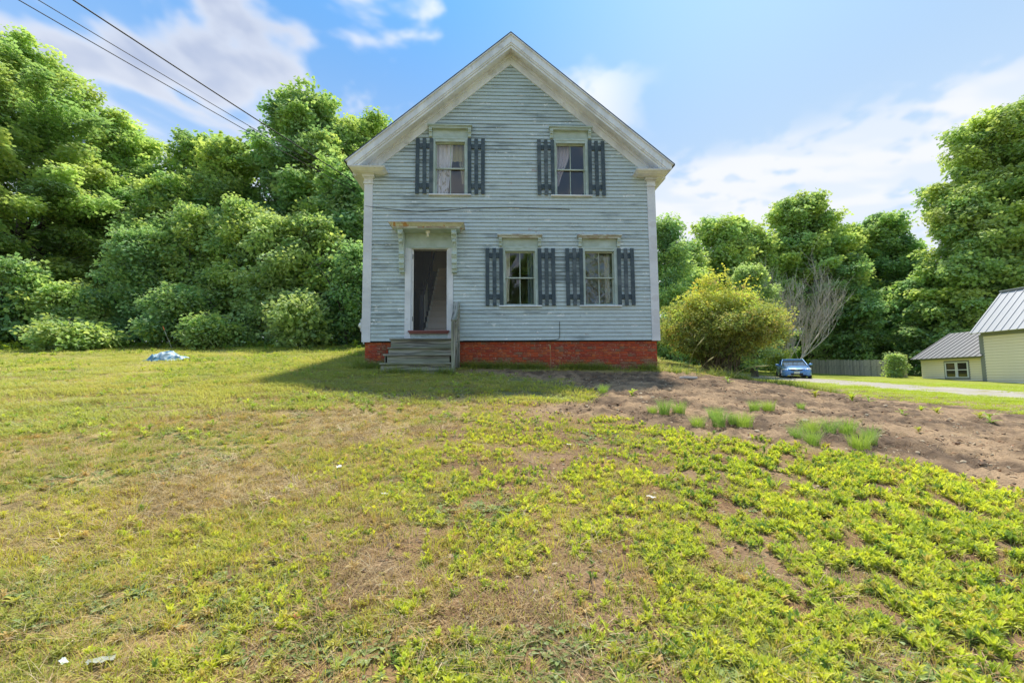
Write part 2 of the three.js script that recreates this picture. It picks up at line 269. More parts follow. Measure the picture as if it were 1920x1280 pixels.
// ground sheet
{
  const line = (lo, hi, a, b, step, grow) => { const v = []; for (let t = a; t <= b + 1e-6; t += step) v.push(t); let s = step, t = b; while (t < hi) { s *= grow; t += s; v.push(Math.min(t, hi)); } s = step; t = a; while (t > lo) { s *= grow; t -= s; v.unshift(Math.max(t, lo)); } return v; };
  const xs = line(-420, 420, -6, 8, 0.06, 1.035), zs = line(-420, 160, 0, 11, 0.055, 1.035), nx = xs.length, nz = zs.length;
  const pos = new Float32Array(nx * nz * 3), col = new Float32Array(nx * nz * 3), uv = new Float32Array(nx * nz * 2), idx = [];
  for (let j = 0; j < nz; j++) for (let i = 0; i < nx; i++) {
    const x = xs[i], z = zs[j], k = j * nx + i, near = Math.abs(x) < 40 && z > -45 && z < 16;
    let y = gy(x, z), c;
    if (near) {
      const q = cover(x, z), lump = fbm(x * 6, z * 6, 3, 231) - 0.5, clod = fbm(x * 16, z * 16, 2, 233) - 0.5;
      y += q.dirt * (lump * 0.11 + clod * 0.08) + (1 - q.dirt) * lump * 0.03;
      const a = fbm(x * 2.3, z * 2.3, 4, 235), b = fbm(x * 8, z * 8, 3, 237);
      const soil = mix3([0.300, 0.205, 0.125], [0.185, 0.115, 0.066], clamp(ss(0.35, 0.7, a) * 0.7 + (b - 0.5) * 0.8));
      const dirtC = mix3(soil, mix3([0.345, 0.235, 0.138], [0.098, 0.062, 0.036], clamp(ss(0.36, 0.62, fbm(x * 0.9, z * 2.6, 4, 239) * 0.6 + a * 0.4) * 0.8 + (b - 0.5) * 1.2)), q.dirt);
      const thatch = mix3([0.420, 0.315, 0.130], [0.235, 0.170, 0.068], ss(0.4, 0.65, b * 0.5 + a * 0.5));
      const redl = mix3([0.23, 0.115, 0.060], [0.15, 0.08, 0.045], b);
      const lawn = mix3([0.270, 0.270, 0.045], [0.38, 0.33, 0.075], ss(0.35, 0.65, q.pm));
      c = mix3(thatch, redl, q.right * 0.8 * (1 - q.dirt));
      c = mix3(c, lawn, ss(3.5, -1.0, z) * (1 - q.dirt) * 0.9);
      c = mix3(c, dirtC, Math.max(q.dirt, q.bare * 0.8));
      c = mix3(c, [0.17, 0.20, 0.07], q.clover * 0.7);
      c = mix3(c, mix3([0.47, 0.44, 0.39], [0.36, 0.33, 0.28], b), q.gravel * ss(0.30, 0.50, q.pn + 0.12));
      if (x > 12) c = mix3(c, [0.30, 0.36, 0.03], (1 - q.gravel) * (1 - q.dirt) * ss(12, 14.5, x) * 0.85);
    } else c = x > 10 ? [0.16, 0.2, 0.04] : [0.12, 0.14, 0.045];
    pos.set([x, y, z], k * 3); col.set(c, k * 3); uv.set([x, z], k * 2);
  }
  for (let j = 0; j < nz - 1; j++) for (let i = 0; i < nx - 1; i++) { const a = j * nx + i, b = a + nx; idx.push(a, b, a + 1, a + 1, b, b + 1); }
  const g = new THREE.BufferGeometry();
  g.setAttribute('position', new THREE.BufferAttribute(pos, 3)); g.setAttribute('color', new THREE.BufferAttribute(col, 3)); g.setAttribute('uv', new THREE.BufferAttribute(uv, 2)); g.setIndex(idx); g.computeVertexNormals();
  const det = colourTex(1024, 1024, (u, v) => { const a = fbm(u * 24, v * 24, 5, 241, 24, 24), b = fbm(u * 120, v * 120, 2, 243, 120, 120), k = 0.62 + 0.36 * a + 0.34 * (b - 0.35); return [k * 1.02, k, k * 0.96]; }, [0.55, 0.55]);
  const bmp = greyTex(1024, 1024, (u, v) => fbm(u * 40, v * 40, 4, 251, 40, 40) * 0.7 + 0.3 * fbm(u * 160, v * 160, 2, 253, 160, 160), [0.55, 0.55]);
  const m = std({ map: det, vertexColors: true, roughness: 1, bumpMap: bmp, bumpScale: 0.02 });
  tag(part(scene, 'ground', g, m), 'grassy, weedy and bare brown ground sloping up to the house', null, null, 'structure');
}

// ------------------------------------------------------------------ the house
const house = thing('house', 'weathered pale blue clapboard house with white gable trim and red brick base', 'house');
const S = 0.838;                                    // roof pitch
const wins = [[-1.636, 4.655, 6.045], [1.607, 4.655, 6.045], [0.205, 1.678, 3.065], [2.32, 1.678, 3.065]];
{
  const X = 3.86, zb = -9;
  // front wall behind the boards, with its openings
  const sh = new THREE.Shape([[-X, 0.70], [X, 0.70], [X, 5.10], [0.25, 5.10 + X * S], [-0.25, 5.10 + X * S], [-X, 5.10]].map((p) => new THREE.Vector2(...p)));
  for (const [cx, y0, y1] of wins) sh.holes.push(new THREE.Path([[cx - 0.40, y0 - 0.04], [cx + 0.40, y0 - 0.04], [cx + 0.40, y1 + 0.02], [cx - 0.40, y1 + 0.02]].map((p) => new THREE.Vector2(...p))));
  sh.holes.push(new THREE.Path([[-2.62, 0.89], [-1.713, 0.89], [-1.713, 3.14], [-2.62, 3.14]].map((p) => new THREE.Vector2(...p))));
  const wg = new THREE.ExtrudeGeometry(sh, { depth: 0.16, bevelEnabled: false }); wg.translate(0, 0, -0.16);
  part(house, 'front_wall', uvm(wg), M.side);
  // side and back walls, clad with lapped boards
  const lap = (len, ya = 0.7, yb = 5.58) => { const pts = []; const n = Math.floor((Math.min(yb, 5.1) - ya) / 0.1 + 0.01); for (let i = 0; i < n; i++) { const y = ya + i * 0.1; pts.push([0.022, y], [0.006, y + 0.1]); } pts.push([0, yb], [-0.14, yb], [-0.14, ya]); const s = new THREE.Shape(pts.map((p) => new THREE.Vector2(...p))); return new THREE.ExtrudeGeometry(s, { depth: len, bevelEnabled: false }); };
  const a = lap(-zb - 0.16); a.translate(X - 0.01, 0, zb); part(house, 'side_wall', uvm(a), M.side);
  const segs = [[-0.16, -2.2, 0.7, 5.58], [-2.2, -3.6, 0.7, 1.7], [-2.2, -3.6, 3.4, 5.58], [-3.6, zb, 0.7, 5.58]].map(([za, zc, ya, yb]) => { const b = lap(za - zc, ya, yb); b.rotateY(Math.PI); b.translate(-X + 0.01, 0, za); return uvm(b); }); part(house, 'side_wall', segs, M.side);
  part(house, 'added_window_pane', box(-X + 0.05, -X + 0.056, 1.7, 3.4, -3.6, -2.2, 0), M.glass); part(house, 'added_window_frame', [box(-X - 0.02, -X + 0.08, 1.64, 1.74, -3.68, -2.12, 0.004), box(-X - 0.02, -X + 0.08, 3.36, 3.46, -3.68, -2.12, 0.004), box(-X - 0.02, -X + 0.08, 1.74, 3.36, -3.68, -3.58, 0.004), box(-X - 0.02, -X + 0.08, 1.74, 3.36, -2.22, -2.12, 0.004), box(-X + 0.02, -X + 0.07, 2.52, 2.58, -3.58, -2.22, 0.004)], M.trim);  // unseen window, added to let daylight onto the stairs
  part(house, 'back_wall', poly([[-X + 0.14, 0.7], [X - 0.14, 0.7], [X - 0.14, 5.66], [0, 5.66 + (X - 0.14) * S], [-X + 0.14, 5.66]], zb - 0.1, zb + 0.05), M.side);
  // clapboards of the front, one by one
  const r = RNG(17), e = 0.1012; let count = 0;
  const cuts = [[-2.80, -1.55, 0.69, 3.55]]; for (const [cx, y0, y1] of wins) cuts.push([cx - 0.475, cx + 0.475, y0 - 0.10, y1 + 0.39]);
  for (let i = 0; i < 75; i++) {
    const y = 0.70 + i * e, mid = y + 0.05; let half = 3.668; if (y > 4.9) half = Math.min(3.668, (8.36 - y) / 0.846 + 0.06); if (half < 0.05) break;
    let runs = [[-half, half]];
    for (const [a0, a1, b0, b1] of cuts) if (mid > b0 && mid < b1) runs = runs.flatMap(([p, q]) => a1 <= p || a0 >= q ? [[p, q]] : [[p, a0], [a1, q]].filter(([s, t]) => t - s > 0.03));
    const cut = []; for (const [p, q] of runs) { if (q - p > 3.4) { const n = q - p > 5.5 && r() < 0.45 ? 2 : 1; let last = p; for (let k = 1; k <= n; k++) { const c = p + (q - p) * (k / (n + 1)) + (r() - 0.5) * 1.6; cut.push([last, c - 0.0015]); last = c + 0.0015; } cut.push([last, q]); } else cut.push([p, q]); }
    for (const [p, q] of cut) {
      const th = 0.029 + (r() - 0.5) * 0.006, sag = (r() - 0.5) * 0.004, tilt = (r() - 0.5) * 0.005, v = [[p, y + sag - tilt], [q, y + sag + tilt]];
      const P = []; // left end and right end profile
      for (const [x, yy] of v) P.push([x, yy + 0.020, 0.004], [x, yy, th], [x, yy + 0.119, 0.005], [x, yy + 0.119, 0.001]);
      const f = [[1, 5, 6, 2], [0, 4, 5, 1], [0, 1, 2, 3], [4, 7, 6, 5], [3, 2, 6, 7]], pos = [], uv = [];
      const ou = 0, ov = 0;
      for (const [A, B, C, D] of f) for (const k of [A, B, C, A, C, D]) { pos.push(...P[k]); uv.push((P[k][0] + 4.2 + ou) / 8.4, (P[k][1] + ov) / 8.4); }
      const g = new THREE.BufferGeometry(); g.setAttribute('position', new THREE.Float32BufferAttribute(pos, 3)); g.setAttribute('uv', new THREE.Float32BufferAttribute(uv, 2)); g.computeVertexNormals();
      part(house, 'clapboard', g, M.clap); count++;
    }
  }
  // corner boards and their caps
  for (const s of [-1, 1]) {
    const bx = (a0, a1, ...q) => box(Math.min(s * a0, s * a1), Math.max(s * a0, s * a1), ...q);
    part(house, 'corner_board', [bx(3.664, 3.885, 0.675, 4.86, -0.03, 0.038, 0.005, true)], M.corner);
    part(house, 'capital', [bx(3.645, 3.905, 4.86, 4.90, -0.04, 0.062), bx(3.664, 3.89, 4.90, 5.0, -0.04, 0.040), bx(3.645, 3.91, 5.0, 5.03, -0.04, 0.065), bx(3.615, 3.93, 5.03, 5.11, -0.04, 0.11)], M.trim);
  }
  // cornice: rakes, frieze, soffit, returns, side eaves
  const oh = 0.40, zbk = -9.3;
  const strip = (top, bot, xe, floorY) => { const p = [[0, top]]; const xt = Math.min(xe, (top - floorY) / S); p.push([xt, top - S * xt]); if (xt >= xe) p.push([xe, floorY]); const xb = Math.min(xe, (bot - floorY) / S); p.push([xb, floorY]); p.push([0, bot]); return p; };
  const flip = (p, s) => s > 0 ? p : p.map(([x, y]) => [-x, y]).reverse();
  for (const s of [1, -1]) {
    const add = (name, top, bot, xe, fl, z0, z1, mat = M.trim) => part(house, name, poly(flip(strip(top, bot, xe, fl), s), z0, z1, 0.004), mat);
    add('rake_crown', 8.845, 8.635, 4.225, 5.19, 0.30, oh);
    add('rake_fillet', 8.872, 8.84, 4.26, 5.29, 0.26, oh + 0.035);
    add('rake_bead', 8.640, 8.585, 4.20, 5.19, 0.27, oh - 0.022);
    add('rake_fascia', 8.585, 8.515, 4.18, 5.19, 0.24, oh - 0.05);
    add('rake_soffit', 8.66, 8.560, 4.18, 5.19, 0.02, 0.30);
    add('bed_moulding', 8.56, 8.475, 4.0, 5.19, 0.0, 0.075);
    add('rake_frieze', 8.50, 8.27, 3.75, 5.19, 0.0, 0.042);
    const bx = (a0, a1, ...q) => box(Math.min(s * a0, s * a1), Math.max(s * a0, s * a1), ...q);
    // boxed return under the rake's foot: sloping crown carried round the end
    const ret = (x0, x1, z1, y0, X0, X1, Z1, y1) => { const v = [[x0, y0, 0], [x1, y0, 0], [x1, y0, z1], [x0, y0, z1], [X0, y1, 0], [X1, y1, 0], [X1, y1, Z1], [X0, y1, Z1]].map(([x, y, z]) => [s * x, y, z]), f = [[3, 2, 6, 7], [0, 3, 7, 4], [1, 5, 6, 2], [4, 7, 6, 5], [0, 1, 2, 3], [0, 4, 5, 1]], pos = []; for (const q of f) { const [A, B, C, D] = s > 0 ? q : [...q].reverse(); for (const k of [A, B, C, A, C, D]) pos.push(...v[k]); } const g = new THREE.BufferGeometry(); g.setAttribute('position', new THREE.Float32BufferAttribute(pos, 3)); g.computeVertexNormals(); return uvm(g); };
    part(house, 'cornice_return', [ret(3.37, 4.10, 0.28, 5.11, 3.30, 4.175, 0.365, 5.155), bx(3.285, 4.185, 5.155, 5.178, 0.002, 0.385, 0.003), bx(3.275, 4.205, 5.178, 5.192, 0.002, 0.40, 0.003)], M.trim);
    part(house, 'eave', [bx(3.90, 4.10, 5.08, 5.11, zbk, 0.10, 0.003), bx(4.10, 4.15, 5.08, 5.155, zbk, 0.0, 0.003), bx(4.15, 4.20, 5.10, 5.28, zbk, 0.0, 0.003), bx(3.87, 3.93, 4.95, 5.08, zbk, -0.05, 0.003)], M.trim);
    // roof slope
    const n = [S, 1].map((v) => v / Math.hypot(S, 1)), t = 0.035, p = [[0, 8.875], [4.30, 8.875 - 4.30 * S], [4.30, 8.875 - 4.30 * S + t * 1.3], [0, 8.875 + t * 1.3]];
    part(house, 'roof', poly(flip(p, s), zbk, oh + 0.02), M.shingle);
  }
  // brick base with its bricks
  const fnd = part(house, 'foundation', [box(-3.80, 3.80, -0.6, 0.70, -0.3, -0.052, 0), box(-3.80, -3.5, -0.6, 0.70, -9, -0.3, 0), box(3.5, 3.80, -0.6, 0.70, -9, -0.3, 0)], M.mortar);
  part(house, 'sill_shadow_strip', box(-3.84, 3.84, 0.672, 0.705, -0.20, -0.012, 0), M.dark);  // near-black strip standing in for the shade between boards and brick
  const rb = RNG(5), bl = 0.205, bh = 0.0585, lens = [bl, bl, bl, 0.098], bg = {}, rest = []; let laid = 0;
  for (let row = 0; row < 11; row++) {
    const y = 0.672 - (row + 1) * 0.0675 + 0.005; let x = -3.815;
    if (row % 2) { x += 0; }
    let first = true;
    while (x < 3.80) {
      let L = first && row % 2 ? 0.098 : bl; if (row % 6 === 5) L = 0.098 + (rb() < 0.3 ? 0.107 : 0); first = false; L = Math.min(L, 3.815 - x); if (L < 0.03) break;
      const cx = x + L / 2; x += L + 0.009;
      if (cx > -2.98 && cx < -1.56 && y < 0.68) continue;
      const splash = rb() < 0.10 + ss(5, 9, row) * 0.38 * (1 + (cx < -2.9 || cx > 3.3 ? 0.9 : 0)), k = splash ? 4 : Math.floor(rb() * 3.4), key = k + '_' + L.toFixed(3) + '_' + Math.floor(rb() * 3); bg[key] ??= (() => { const g = new RoundedBoxGeometry(L, bh, 0.07, 1, 0.006); return uvm(g, rb() * 3, rb() * 3); })();
      if (++laid > 298) { const g = bg[key].clone(); g.translate(cx, y + bh / 2, -0.079); rest.push(g); continue; }
      const m = part(fnd, 'brick', bg[key], M.bricks[k]); m.position.set(cx + (rb() - 0.5) * 0.004, y + bh / 2 + (rb() - 0.5) * 0.003, -0.082 + 0.006 * rb()); m.rotation.z = (rb() - 0.5) * 0.012;
    }
  }
  tag(part(fnd, 'brick_course', rest, M.bricks[4]), null, null, null, 'stuff');
  // windows
  const frame = (x0, x1, y0, y1, t, z0, z1) => [box(x0, x0 + t, y0, y1, z0, z1, 0.003, true), box(x1 - t, x1, y0, y1, z0, z1, 0.003, true), box(x0 + t, x1 - t, y0, y0 + t, z0, z1, 0.003), box(x0 + t, x1 - t, y1 - t, y1, z0, z1, 0.003)];
  const where = ['upper left window with white and yellowed curtains', 'upper right window reflecting trees', 'lower window left of the pair', 'lower right window lined with crinkled clear plastic'];
  wins.forEach(([cx, y0, y1], i) => {
    const w = new THREE.Group(); w.name = numbered('window'); house.add(w); w.userData.label = where[i];
    const up = i < 2, capM = up ? M.casing : M.cap, ym = (y0 + y1) / 2;
    part(w, 'casing', [box(cx - 0.475, cx - 0.395, y0 - 0.06, y1 + 0.12, -0.10, 0.034, 0.004, true), box(cx + 0.395, cx + 0.475, y0 - 0.06, y1 + 0.12, -0.10, 0.034, 0.004, true), box(cx - 0.395, cx + 0.395, y1 + 0.005, y1 + 0.075, -0.10, 0.030), box(cx - 0.395, cx + 0.395, y1 + 0.075, y1 + 0.12, -0.10, 0.040)], M.casing);
    part(w, 'frieze_board', box(cx - 0.475, cx + 0.475, y1 + 0.12, y1 + 0.36, -0.02, 0.028), M.casing);
    part(w, 'cornice', [box(cx - 0.56, cx + 0.56, y1 + 0.335, y1 + 0.372, 0.0, 0.125), box(cx - 0.575, cx + 0.575, y1 + 0.372, y1 + 0.392, 0.0, 0.142), box(cx - 0.595, cx + 0.595, y1 + 0.392, y1 + 0.427, 0.0, 0.162)], capM);
    for (const s of [-1, 1]) {
      const sp = [[0, 0], [0.105, 0], [0.105, -0.045], [0.085, -0.055], [0.088, -0.09], [0.06, -0.105], [0.045, -0.15], [0.05, -0.165], [0.05, -0.20], [0.03, -0.215], [0, -0.215]];
      const g = new THREE.ExtrudeGeometry(new THREE.Shape(sp.map((p) => new THREE.Vector2(...p))), { depth: 0.074, bevelEnabled: true, bevelThickness: 0.003, bevelSize: 0.003, bevelOffset: -0.003, bevelSegments: 1 }); g.rotateY(-Math.PI / 2); g.translate(cx + s * 0.518 + 0.037, y1 + 0.335, 0.02);
      part(w, 'bracket', uvm(g), M.casing);
    }
    part(w, 'sill', [box(cx - 0.56, cx + 0.56, y0 - 0.098, y0 - 0.062, -0.12, 0.085, 0.006)], M.trim);
    // two sashes, each with an upright bar and two panes
    for (const [a0, a1, z] of [[ym - 0.022, y1 + 0.008, -0.055], [y0 - 0.06, ym + 0.022, -0.095]]) {
      const low = z < -0.07, t = 0.034, bt = low ? 0.055 : 0.034;
      const geo = [...frame(cx - 0.397, cx + 0.397, a0, a1, t, z - 0.035, z)]; if (low) geo.push(box(cx - 0.36, cx + 0.36, a0 + t, a0 + bt, z - 0.035, z, 0.003)); geo.push(box(cx - 0.0105, cx + 0.0105, a0 + bt, a1 - t, z - 0.028, z - 0.006, 0.003, true));
      part(w, 'sash', geo, M.sash);
      for (const s of [-1, 1]) { const g = new THREE.PlaneGeometry(0.353, a1 - a0 - t - bt, 6, 6), p = g.attributes.position; for (let k = 0; k < p.count; k++) p.setZ(k, (fbm(p.getX(k) * 3 + i * 7 + s, p.getY(k) * 3 + a0 * 5, 2, 301) - 0.5) * 0.008); g.computeVertexNormals(); g.translate(cx + s * 0.187, (a0 + bt + a1 - t) / 2, z - 0.018); part(w, 'pane', g, M.glass); }
    }
    part(w, 'inner_jamb', [box(cx - 0.42, cx - 0.40, y0 - 0.08, y1 + 0.04, -0.20, -0.10, 0), box(cx + 0.40, cx + 0.42, y0 - 0.08, y1 + 0.04, -0.20, -0.10, 0)], M.inWhite);
    // board shutters: three slats on two battens each side
    const offs = [[-0.862, -0.678, -0.50], [0.515, 0.695, 0.872]];
    offs.forEach((o3, si) => {
      const sgrp = new THREE.Group(); sgrp.name = numbered('shutter'); house.add(sgrp); const q = RNG(40 + i * 7 + si);
      for (const yb of [y0 + 0.105, y1 - 0.19]) part(sgrp, 'batten', box(cx + o3[0] - 0.035, cx + o3[2] + 0.035, yb, yb + 0.13, 0.024, 0.048, 0.003), M.shutter);
      o3.forEach((ox, k) => { const dy = (q() - 0.5) * 0.02, g = box(-0.049, 0.049, -0.76 + dy, 0.765 + dy, 0.048, 0.072, 0.004, true), worn = (i === 1 && si === 0 && k === 1) || q() < 0.22, m = part(sgrp, 'slat', g, worn ? M.shutterWorn : M.shutter); m.position.set(cx + ox, (y0 + y1) / 2, 0); m.rotation.z = (q() - 0.5) * 0.012; });
    });
  });
  // entrance: casing, screen door, threshold
  const en = new THREE.Group(); en.name = numbered('entrance'); house.add(en);
  part(en, 'door_casing', [box(-2.80, -2.645, 0.70, 3.14, -0.02, 0.04, 0.005, true), box(-1.69, -1.555, 0.70, 3.14, -0.02, 0.04, 0.005, true), box(-2.645, -2.612, 0.89, 3.11, -0.16, 0.012, 0.003, true), box(-1.722, -1.69, 0.89, 3.11, -0.16, 0.012, 0.003, true), box(-2.645, -1.69, 3.11, 3.14, -0.16, 0.012, 0.003)], M.corner);
  part(en, 'door_header', [box(-2.80, -1.555, 3.14, 3.54, -0.02, 0.036, 0.004), box(-2.66, -1.68, 3.13, 3.165, 0.0, 0.055, 0.004)], M.casing);
  part(en, 'threshold', [box(-2.70, -1.645, 0.925, 0.965, -0.16, 0.115, 0.008)], M.red);
  part(en, 'threshold_riser', [box(-2.67, -1.67, 0.885, 0.925, -0.1, 0.085, 0.003)], M.red);
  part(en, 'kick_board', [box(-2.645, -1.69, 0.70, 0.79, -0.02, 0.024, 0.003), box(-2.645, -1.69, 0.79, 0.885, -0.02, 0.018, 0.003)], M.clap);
  part(en, 'door_edge', [box(-2.612, -2.585, 0.965, 3.11, -0.06, -0.022, 0.003, true)], M.inWhite);
  part(en, 'hinge', [box(-2.617, -2.597, 1.22, 1.34, -0.022, -0.006, 0.002), box(-2.617, -2.597, 2.86, 2.98, -0.022, -0.006, 0.002)], M.iron);
  part(en, 'screen_frame', frame(-2.585, -1.724, 0.968, 3.11, 0.012, -0.055, -0.03), M.iron);
  const sc = new THREE.PlaneGeometry(0.84, 2.12); sc.translate(-2.155, 2.04, -0.043); part(en, 'door_screen', sc, M.screen);
  // hood over the door
  const hd = new THREE.Group(); hd.name = numbered('door_hood'); house.add(hd);
  const fr = (x0, x1, z1, y0, X0, X1, Z1, y1) => { const v = [[x0, y0, 0], [x1, y0, 0], [x1, y0, z1], [x0, y0, z1], [X0, y1, 0], [X1, y1, 0], [X1, y1, Z1], [X0, y1, Z1]], f = [[3, 2, 6, 7], [0, 3, 7, 4], [1, 5, 6, 2], [4, 7, 6, 5], [0, 1, 2, 3]], pos = []; for (const [A, B, C, D] of f) for (const k of [A, B, C, A, C, D]) pos.push(...v[k]); const g = new THREE.BufferGeometry(); g.setAttribute('position', new THREE.Float32BufferAttribute(pos, 3)); g.computeVertexNormals(); return uvm(g); };
  part(hd, 'hood_soffit', [box(-3.02, -1.36, 3.53, 3.545, 0.0, 0.41, 0.003)], M.casing);
  part(hd, 'hood_fascia', [box(-3.035, -1.345, 3.545, 3.588, 0.0, 0.425, 0.004)], M.cap);
  part(hd, 'hood_crown', [fr(-3.045, -1.335, 0.435, 3.588, -3.075, -1.30, 0.465, 3.618), fr(-3.075, -1.305, 0.465, 3.618, -3.135, -1.245, 0.52, 3.662)], M.rust);
  part(hd, 'hood_roof', [fr(-3.142, -1.24, 0.525, 3.662, -3.142, -1.24, 0.525, 3.667), fr(-3.12, -1.26, 0.50, 3.667, -3.0, -1.40, 0.05, 3.72)], M.rusty);
  part(hd, 'rust_streak', [box(-2.285, -2.262, 3.548, 3.586, 0.4255, 0.4265, 0)], M.rusty);
  for (const bxc of [-2.868, -1.512]) {
    const o = [[0, 0], [0.36, 0], [0.365, -0.05], [0.33, -0.10], [0.30, -0.13], [0.275, -0.20], [0.245, -0.24], [0.20, -0.30], [0.165, -0.42], [0.15, -0.50], [0.155, -0.56], [0.19, -0.58], [0.20, -0.63], [0.185, -0.67], [0.15, -0.69], [0.15, -0.76], [0.17, -0.78], [0.17, -0.83], [0.13, -0.85], [0.13, -0.90], [0.145, -0.92], [0.145, -0.96], [0.10, -0.985], [0.10, -1.05], [0, -1.06]];
    const g = new THREE.ExtrudeGeometry(new THREE.Shape(o.map((p) => new THREE.Vector2(...p))), { depth: 0.118, bevelEnabled: true, bevelThickness: 0.006, bevelSize: 0.006, bevelOffset: -0.006, bevelSegments: 2 }); g.rotateY(-Math.PI / 2); g.translate(bxc + 0.058, 3.53, 0.02); part(hd, 'hood_bracket', uvm(g), M.casing);
    const k1 = new THREE.SphereGeometry(0.052, 14, 10); k1.scale(1.1, 1, 0.9); k1.translate(bxc, 3.245, 0.30); const k2 = new THREE.CylinderGeometry(0.036, 0.036, 0.13, 14); k2.rotateZ(Math.PI / 2); k2.translate(bxc, 2.925, 0.20); const k3 = new THREE.SphereGeometry(0.065, 14, 10); k3.scale(1, 0.9, 0.8); k3.translate(bxc, 3.44, 0.375); const k4 = new THREE.ConeGeometry(0.03, 0.14, 10); k4.rotateX(Math.PI); k4.translate(bxc, 3.13, 0.262);
    for (const k of [k1, k2, k3, k4]) part(hd, 'carved_knob', k, M.casing);
  }
  const lp = new THREE.Group(); lp.name = numbered('porch_light'); house.add(lp);
  const b1 = new THREE.CylinderGeometry(0.062, 0.05, 0.045, 18); b1.translate(-2.19, 3.507, 0.21); const b2 = new THREE.CylinderGeometry(0.03, 0.028, 0.05, 14); b2.translate(-2.19, 3.46, 0.21); part(lp, 'lamp_base', [b1, b2], M.inWhite);
  const bb = new THREE.SphereGeometry(0.03, 16, 12); bb.scale(1, 1.25, 1); bb.translate(-2.19, 3.415, 0.21); part(lp, 'bulb', bb, std({ color: rgb(0.85, 0.82, 0.66), roughness: 0.25 }));
  // inside: floors, walls, stairs seen through the screen
  part(house, 'interior_floor', [box(-3.72, 3.72, 0.86, 0.945, -8.9, -0.165, 0), box(-1.40, 3.72, 3.52, 3.66, -8.9, -0.165, 0), box(-3.72, -1.40, 3.52, 3.66, -1.25, -0.165, 0)], M.inFloor);
  part(house, 'interior_ceiling', [box(-2.75, 2.75, 6.35, 6.42, -8.9, -0.165, 0), box(-1.40, 3.72, 3.45, 3.515, -8.9, -0.165, 0), box(-3.72, -1.40, 3.45, 3.515, -1.25, -0.165, 0)], M.inWall);
  part(house, 'interior_wall', [box(-1.48, -1.38, 0.95, 3.45, -8.9, -0.165, 0), box(-1.38, 3.7, 0.95, 3.45, -4.3, -4.2, 0), box(-2.75, 2.75, 3.66, 6.35, -4.7, -4.6, 0)], M.inWall);
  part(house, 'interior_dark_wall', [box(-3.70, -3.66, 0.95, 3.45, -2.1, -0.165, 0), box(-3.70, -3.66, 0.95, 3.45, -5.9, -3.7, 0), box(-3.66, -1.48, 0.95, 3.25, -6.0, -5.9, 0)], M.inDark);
  const st = new THREE.Group(); st.name = numbered('staircase'); house.add(st);
  for (let k = 0; k < 13; k++) {
    const y = 0.945 + k * 0.2, z = -0.85 - k * 0.245;
    part(st, 'riser', box(-2.36, -1.48, y, y + 0.175, z - 0.02, z, 0), M.stairs);
    part(st, 'tread', box(-2.40, -1.48, y + 0.175, y + 0.2, z - 0.265, z + 0.025, 0.004), M.stairs);
    part(st, 'stair_end', box(-2.415, -2.362, y, y + 0.175, z - 0.245, z - 0.001, 0.002), M.inWhite);
  }
  part(st, 'newel_post', box(-2.53, -2.43, 0.945, 2.05, -0.82, -0.72, 0.01), M.inDark);
  part(st, 'handrail', [tube([[-2.47, 1.98, -0.80], [-2.47, 4.4, -3.9]], 0.035, 8)], M.inDark);
  for (let k = 0; k < 9; k++) { const y = 1.14 + k * 0.2, z = -1.0 - k * 0.245; part(st, 'baluster', box(-2.49, -2.465, y, y + 0.95, z - 0.012, z + 0.012, 0.004), k < 4 ? M.inWhite : M.inDark); }
}

// curtains behind the panes, plastic film over one of them
function curtain(x0, x1, y0, y1, z, folds, mat, label, squeeze = 0, seed = 1, cat = 'curtain') {
  const nx = 40, ny = 18, g = new THREE.PlaneGeometry(1, 1, nx, ny), p = g.attributes.position;
  for (let i = 0; i < p.count; i++) { const u = p.getX(i) + 0.5, v = p.getY(i) + 0.5, k = 1 - squeeze * (1 - v) * ss(1, 0.2, v); const x = squeeze >= 0 ? lerp(x0, x1, u * k) : lerp(x1, x0, (1 - u) * (1 + squeeze * (1 - v) * ss(1, 0.2, v))); p.setXYZ(i, x, lerp(y0, y1, v), z + 0.022 * Math.sin(u * folds * 6.28 + seed + v * 0.8) + 0.008 * Math.sin(u * folds * 15 + v * 3)); }
  g.computeVertexNormals(); const m = part(scene, 'curtain', g, mat); tag(m, label, cat); return m;
}
const cloth = (r, g, b, map) => new THREE.MeshPhysicalMaterial({ color: rgb(r, g, b), map: map || null, roughness: 0.95, transmission: 0.35, thickness: 0, side: THREE.DoubleSide });
const floral = colourTex(256, 512, (u, v) => { const a = fbm(u * 7, v * 12, 4, 311, 7, 12), b = fbm(u * 18, v * 34, 3, 313, 18, 34); let c = [0.9, 0.88, 0.9]; c = mix3(c, [0.42, 0.33, 0.18], ss(0.52, 0.60, a) * ss(0.42, 0.55, b) * ss(0.9, 0.2, v) * 0.9); return c; });
curtain(-2.05, -1.58, 4.60, 6.08, -0.19, 4, cloth(0.95, 0.93, 0.95, floral), 'white flower printed curtain filling the left half of the upper left window', 0.30, 1);
curtain(-1.85, -1.20, 5.62, 6.08, -0.23, 5, cloth(0.62, 0.52, 0.24), 'yellowed short valance across the top of the upper left window', 0.0, 2, 'valance');
curtain(-1.46, -1.22, 5.00, 6.08, -0.26, 3, cloth(0.58, 0.52, 0.32), 'yellowed curtain gathered at the right edge of the upper left window', -0.5, 3);
curtain(1.20, 1.62, 4.95, 6.08, -0.21, 4, cloth(0.72, 0.62, 0.63), 'pale pinkish curtain drawn aside in the upper right window', 0.75, 4);
curtain(-0.20, -0.06, 1.75, 3.08, -0.19, 1.5, cloth(0.84, 0.80, 0.62), 'narrow cream curtain at the left edge of the lower window beside the door', 0.25, 5);
curtain(0.42, 0.62, 1.62, 3.08, -0.24, 2, cloth(0.12, 0.17, 0.20), 'dark blue curtain at the right edge of the lower window beside the door', 0.1, 6);
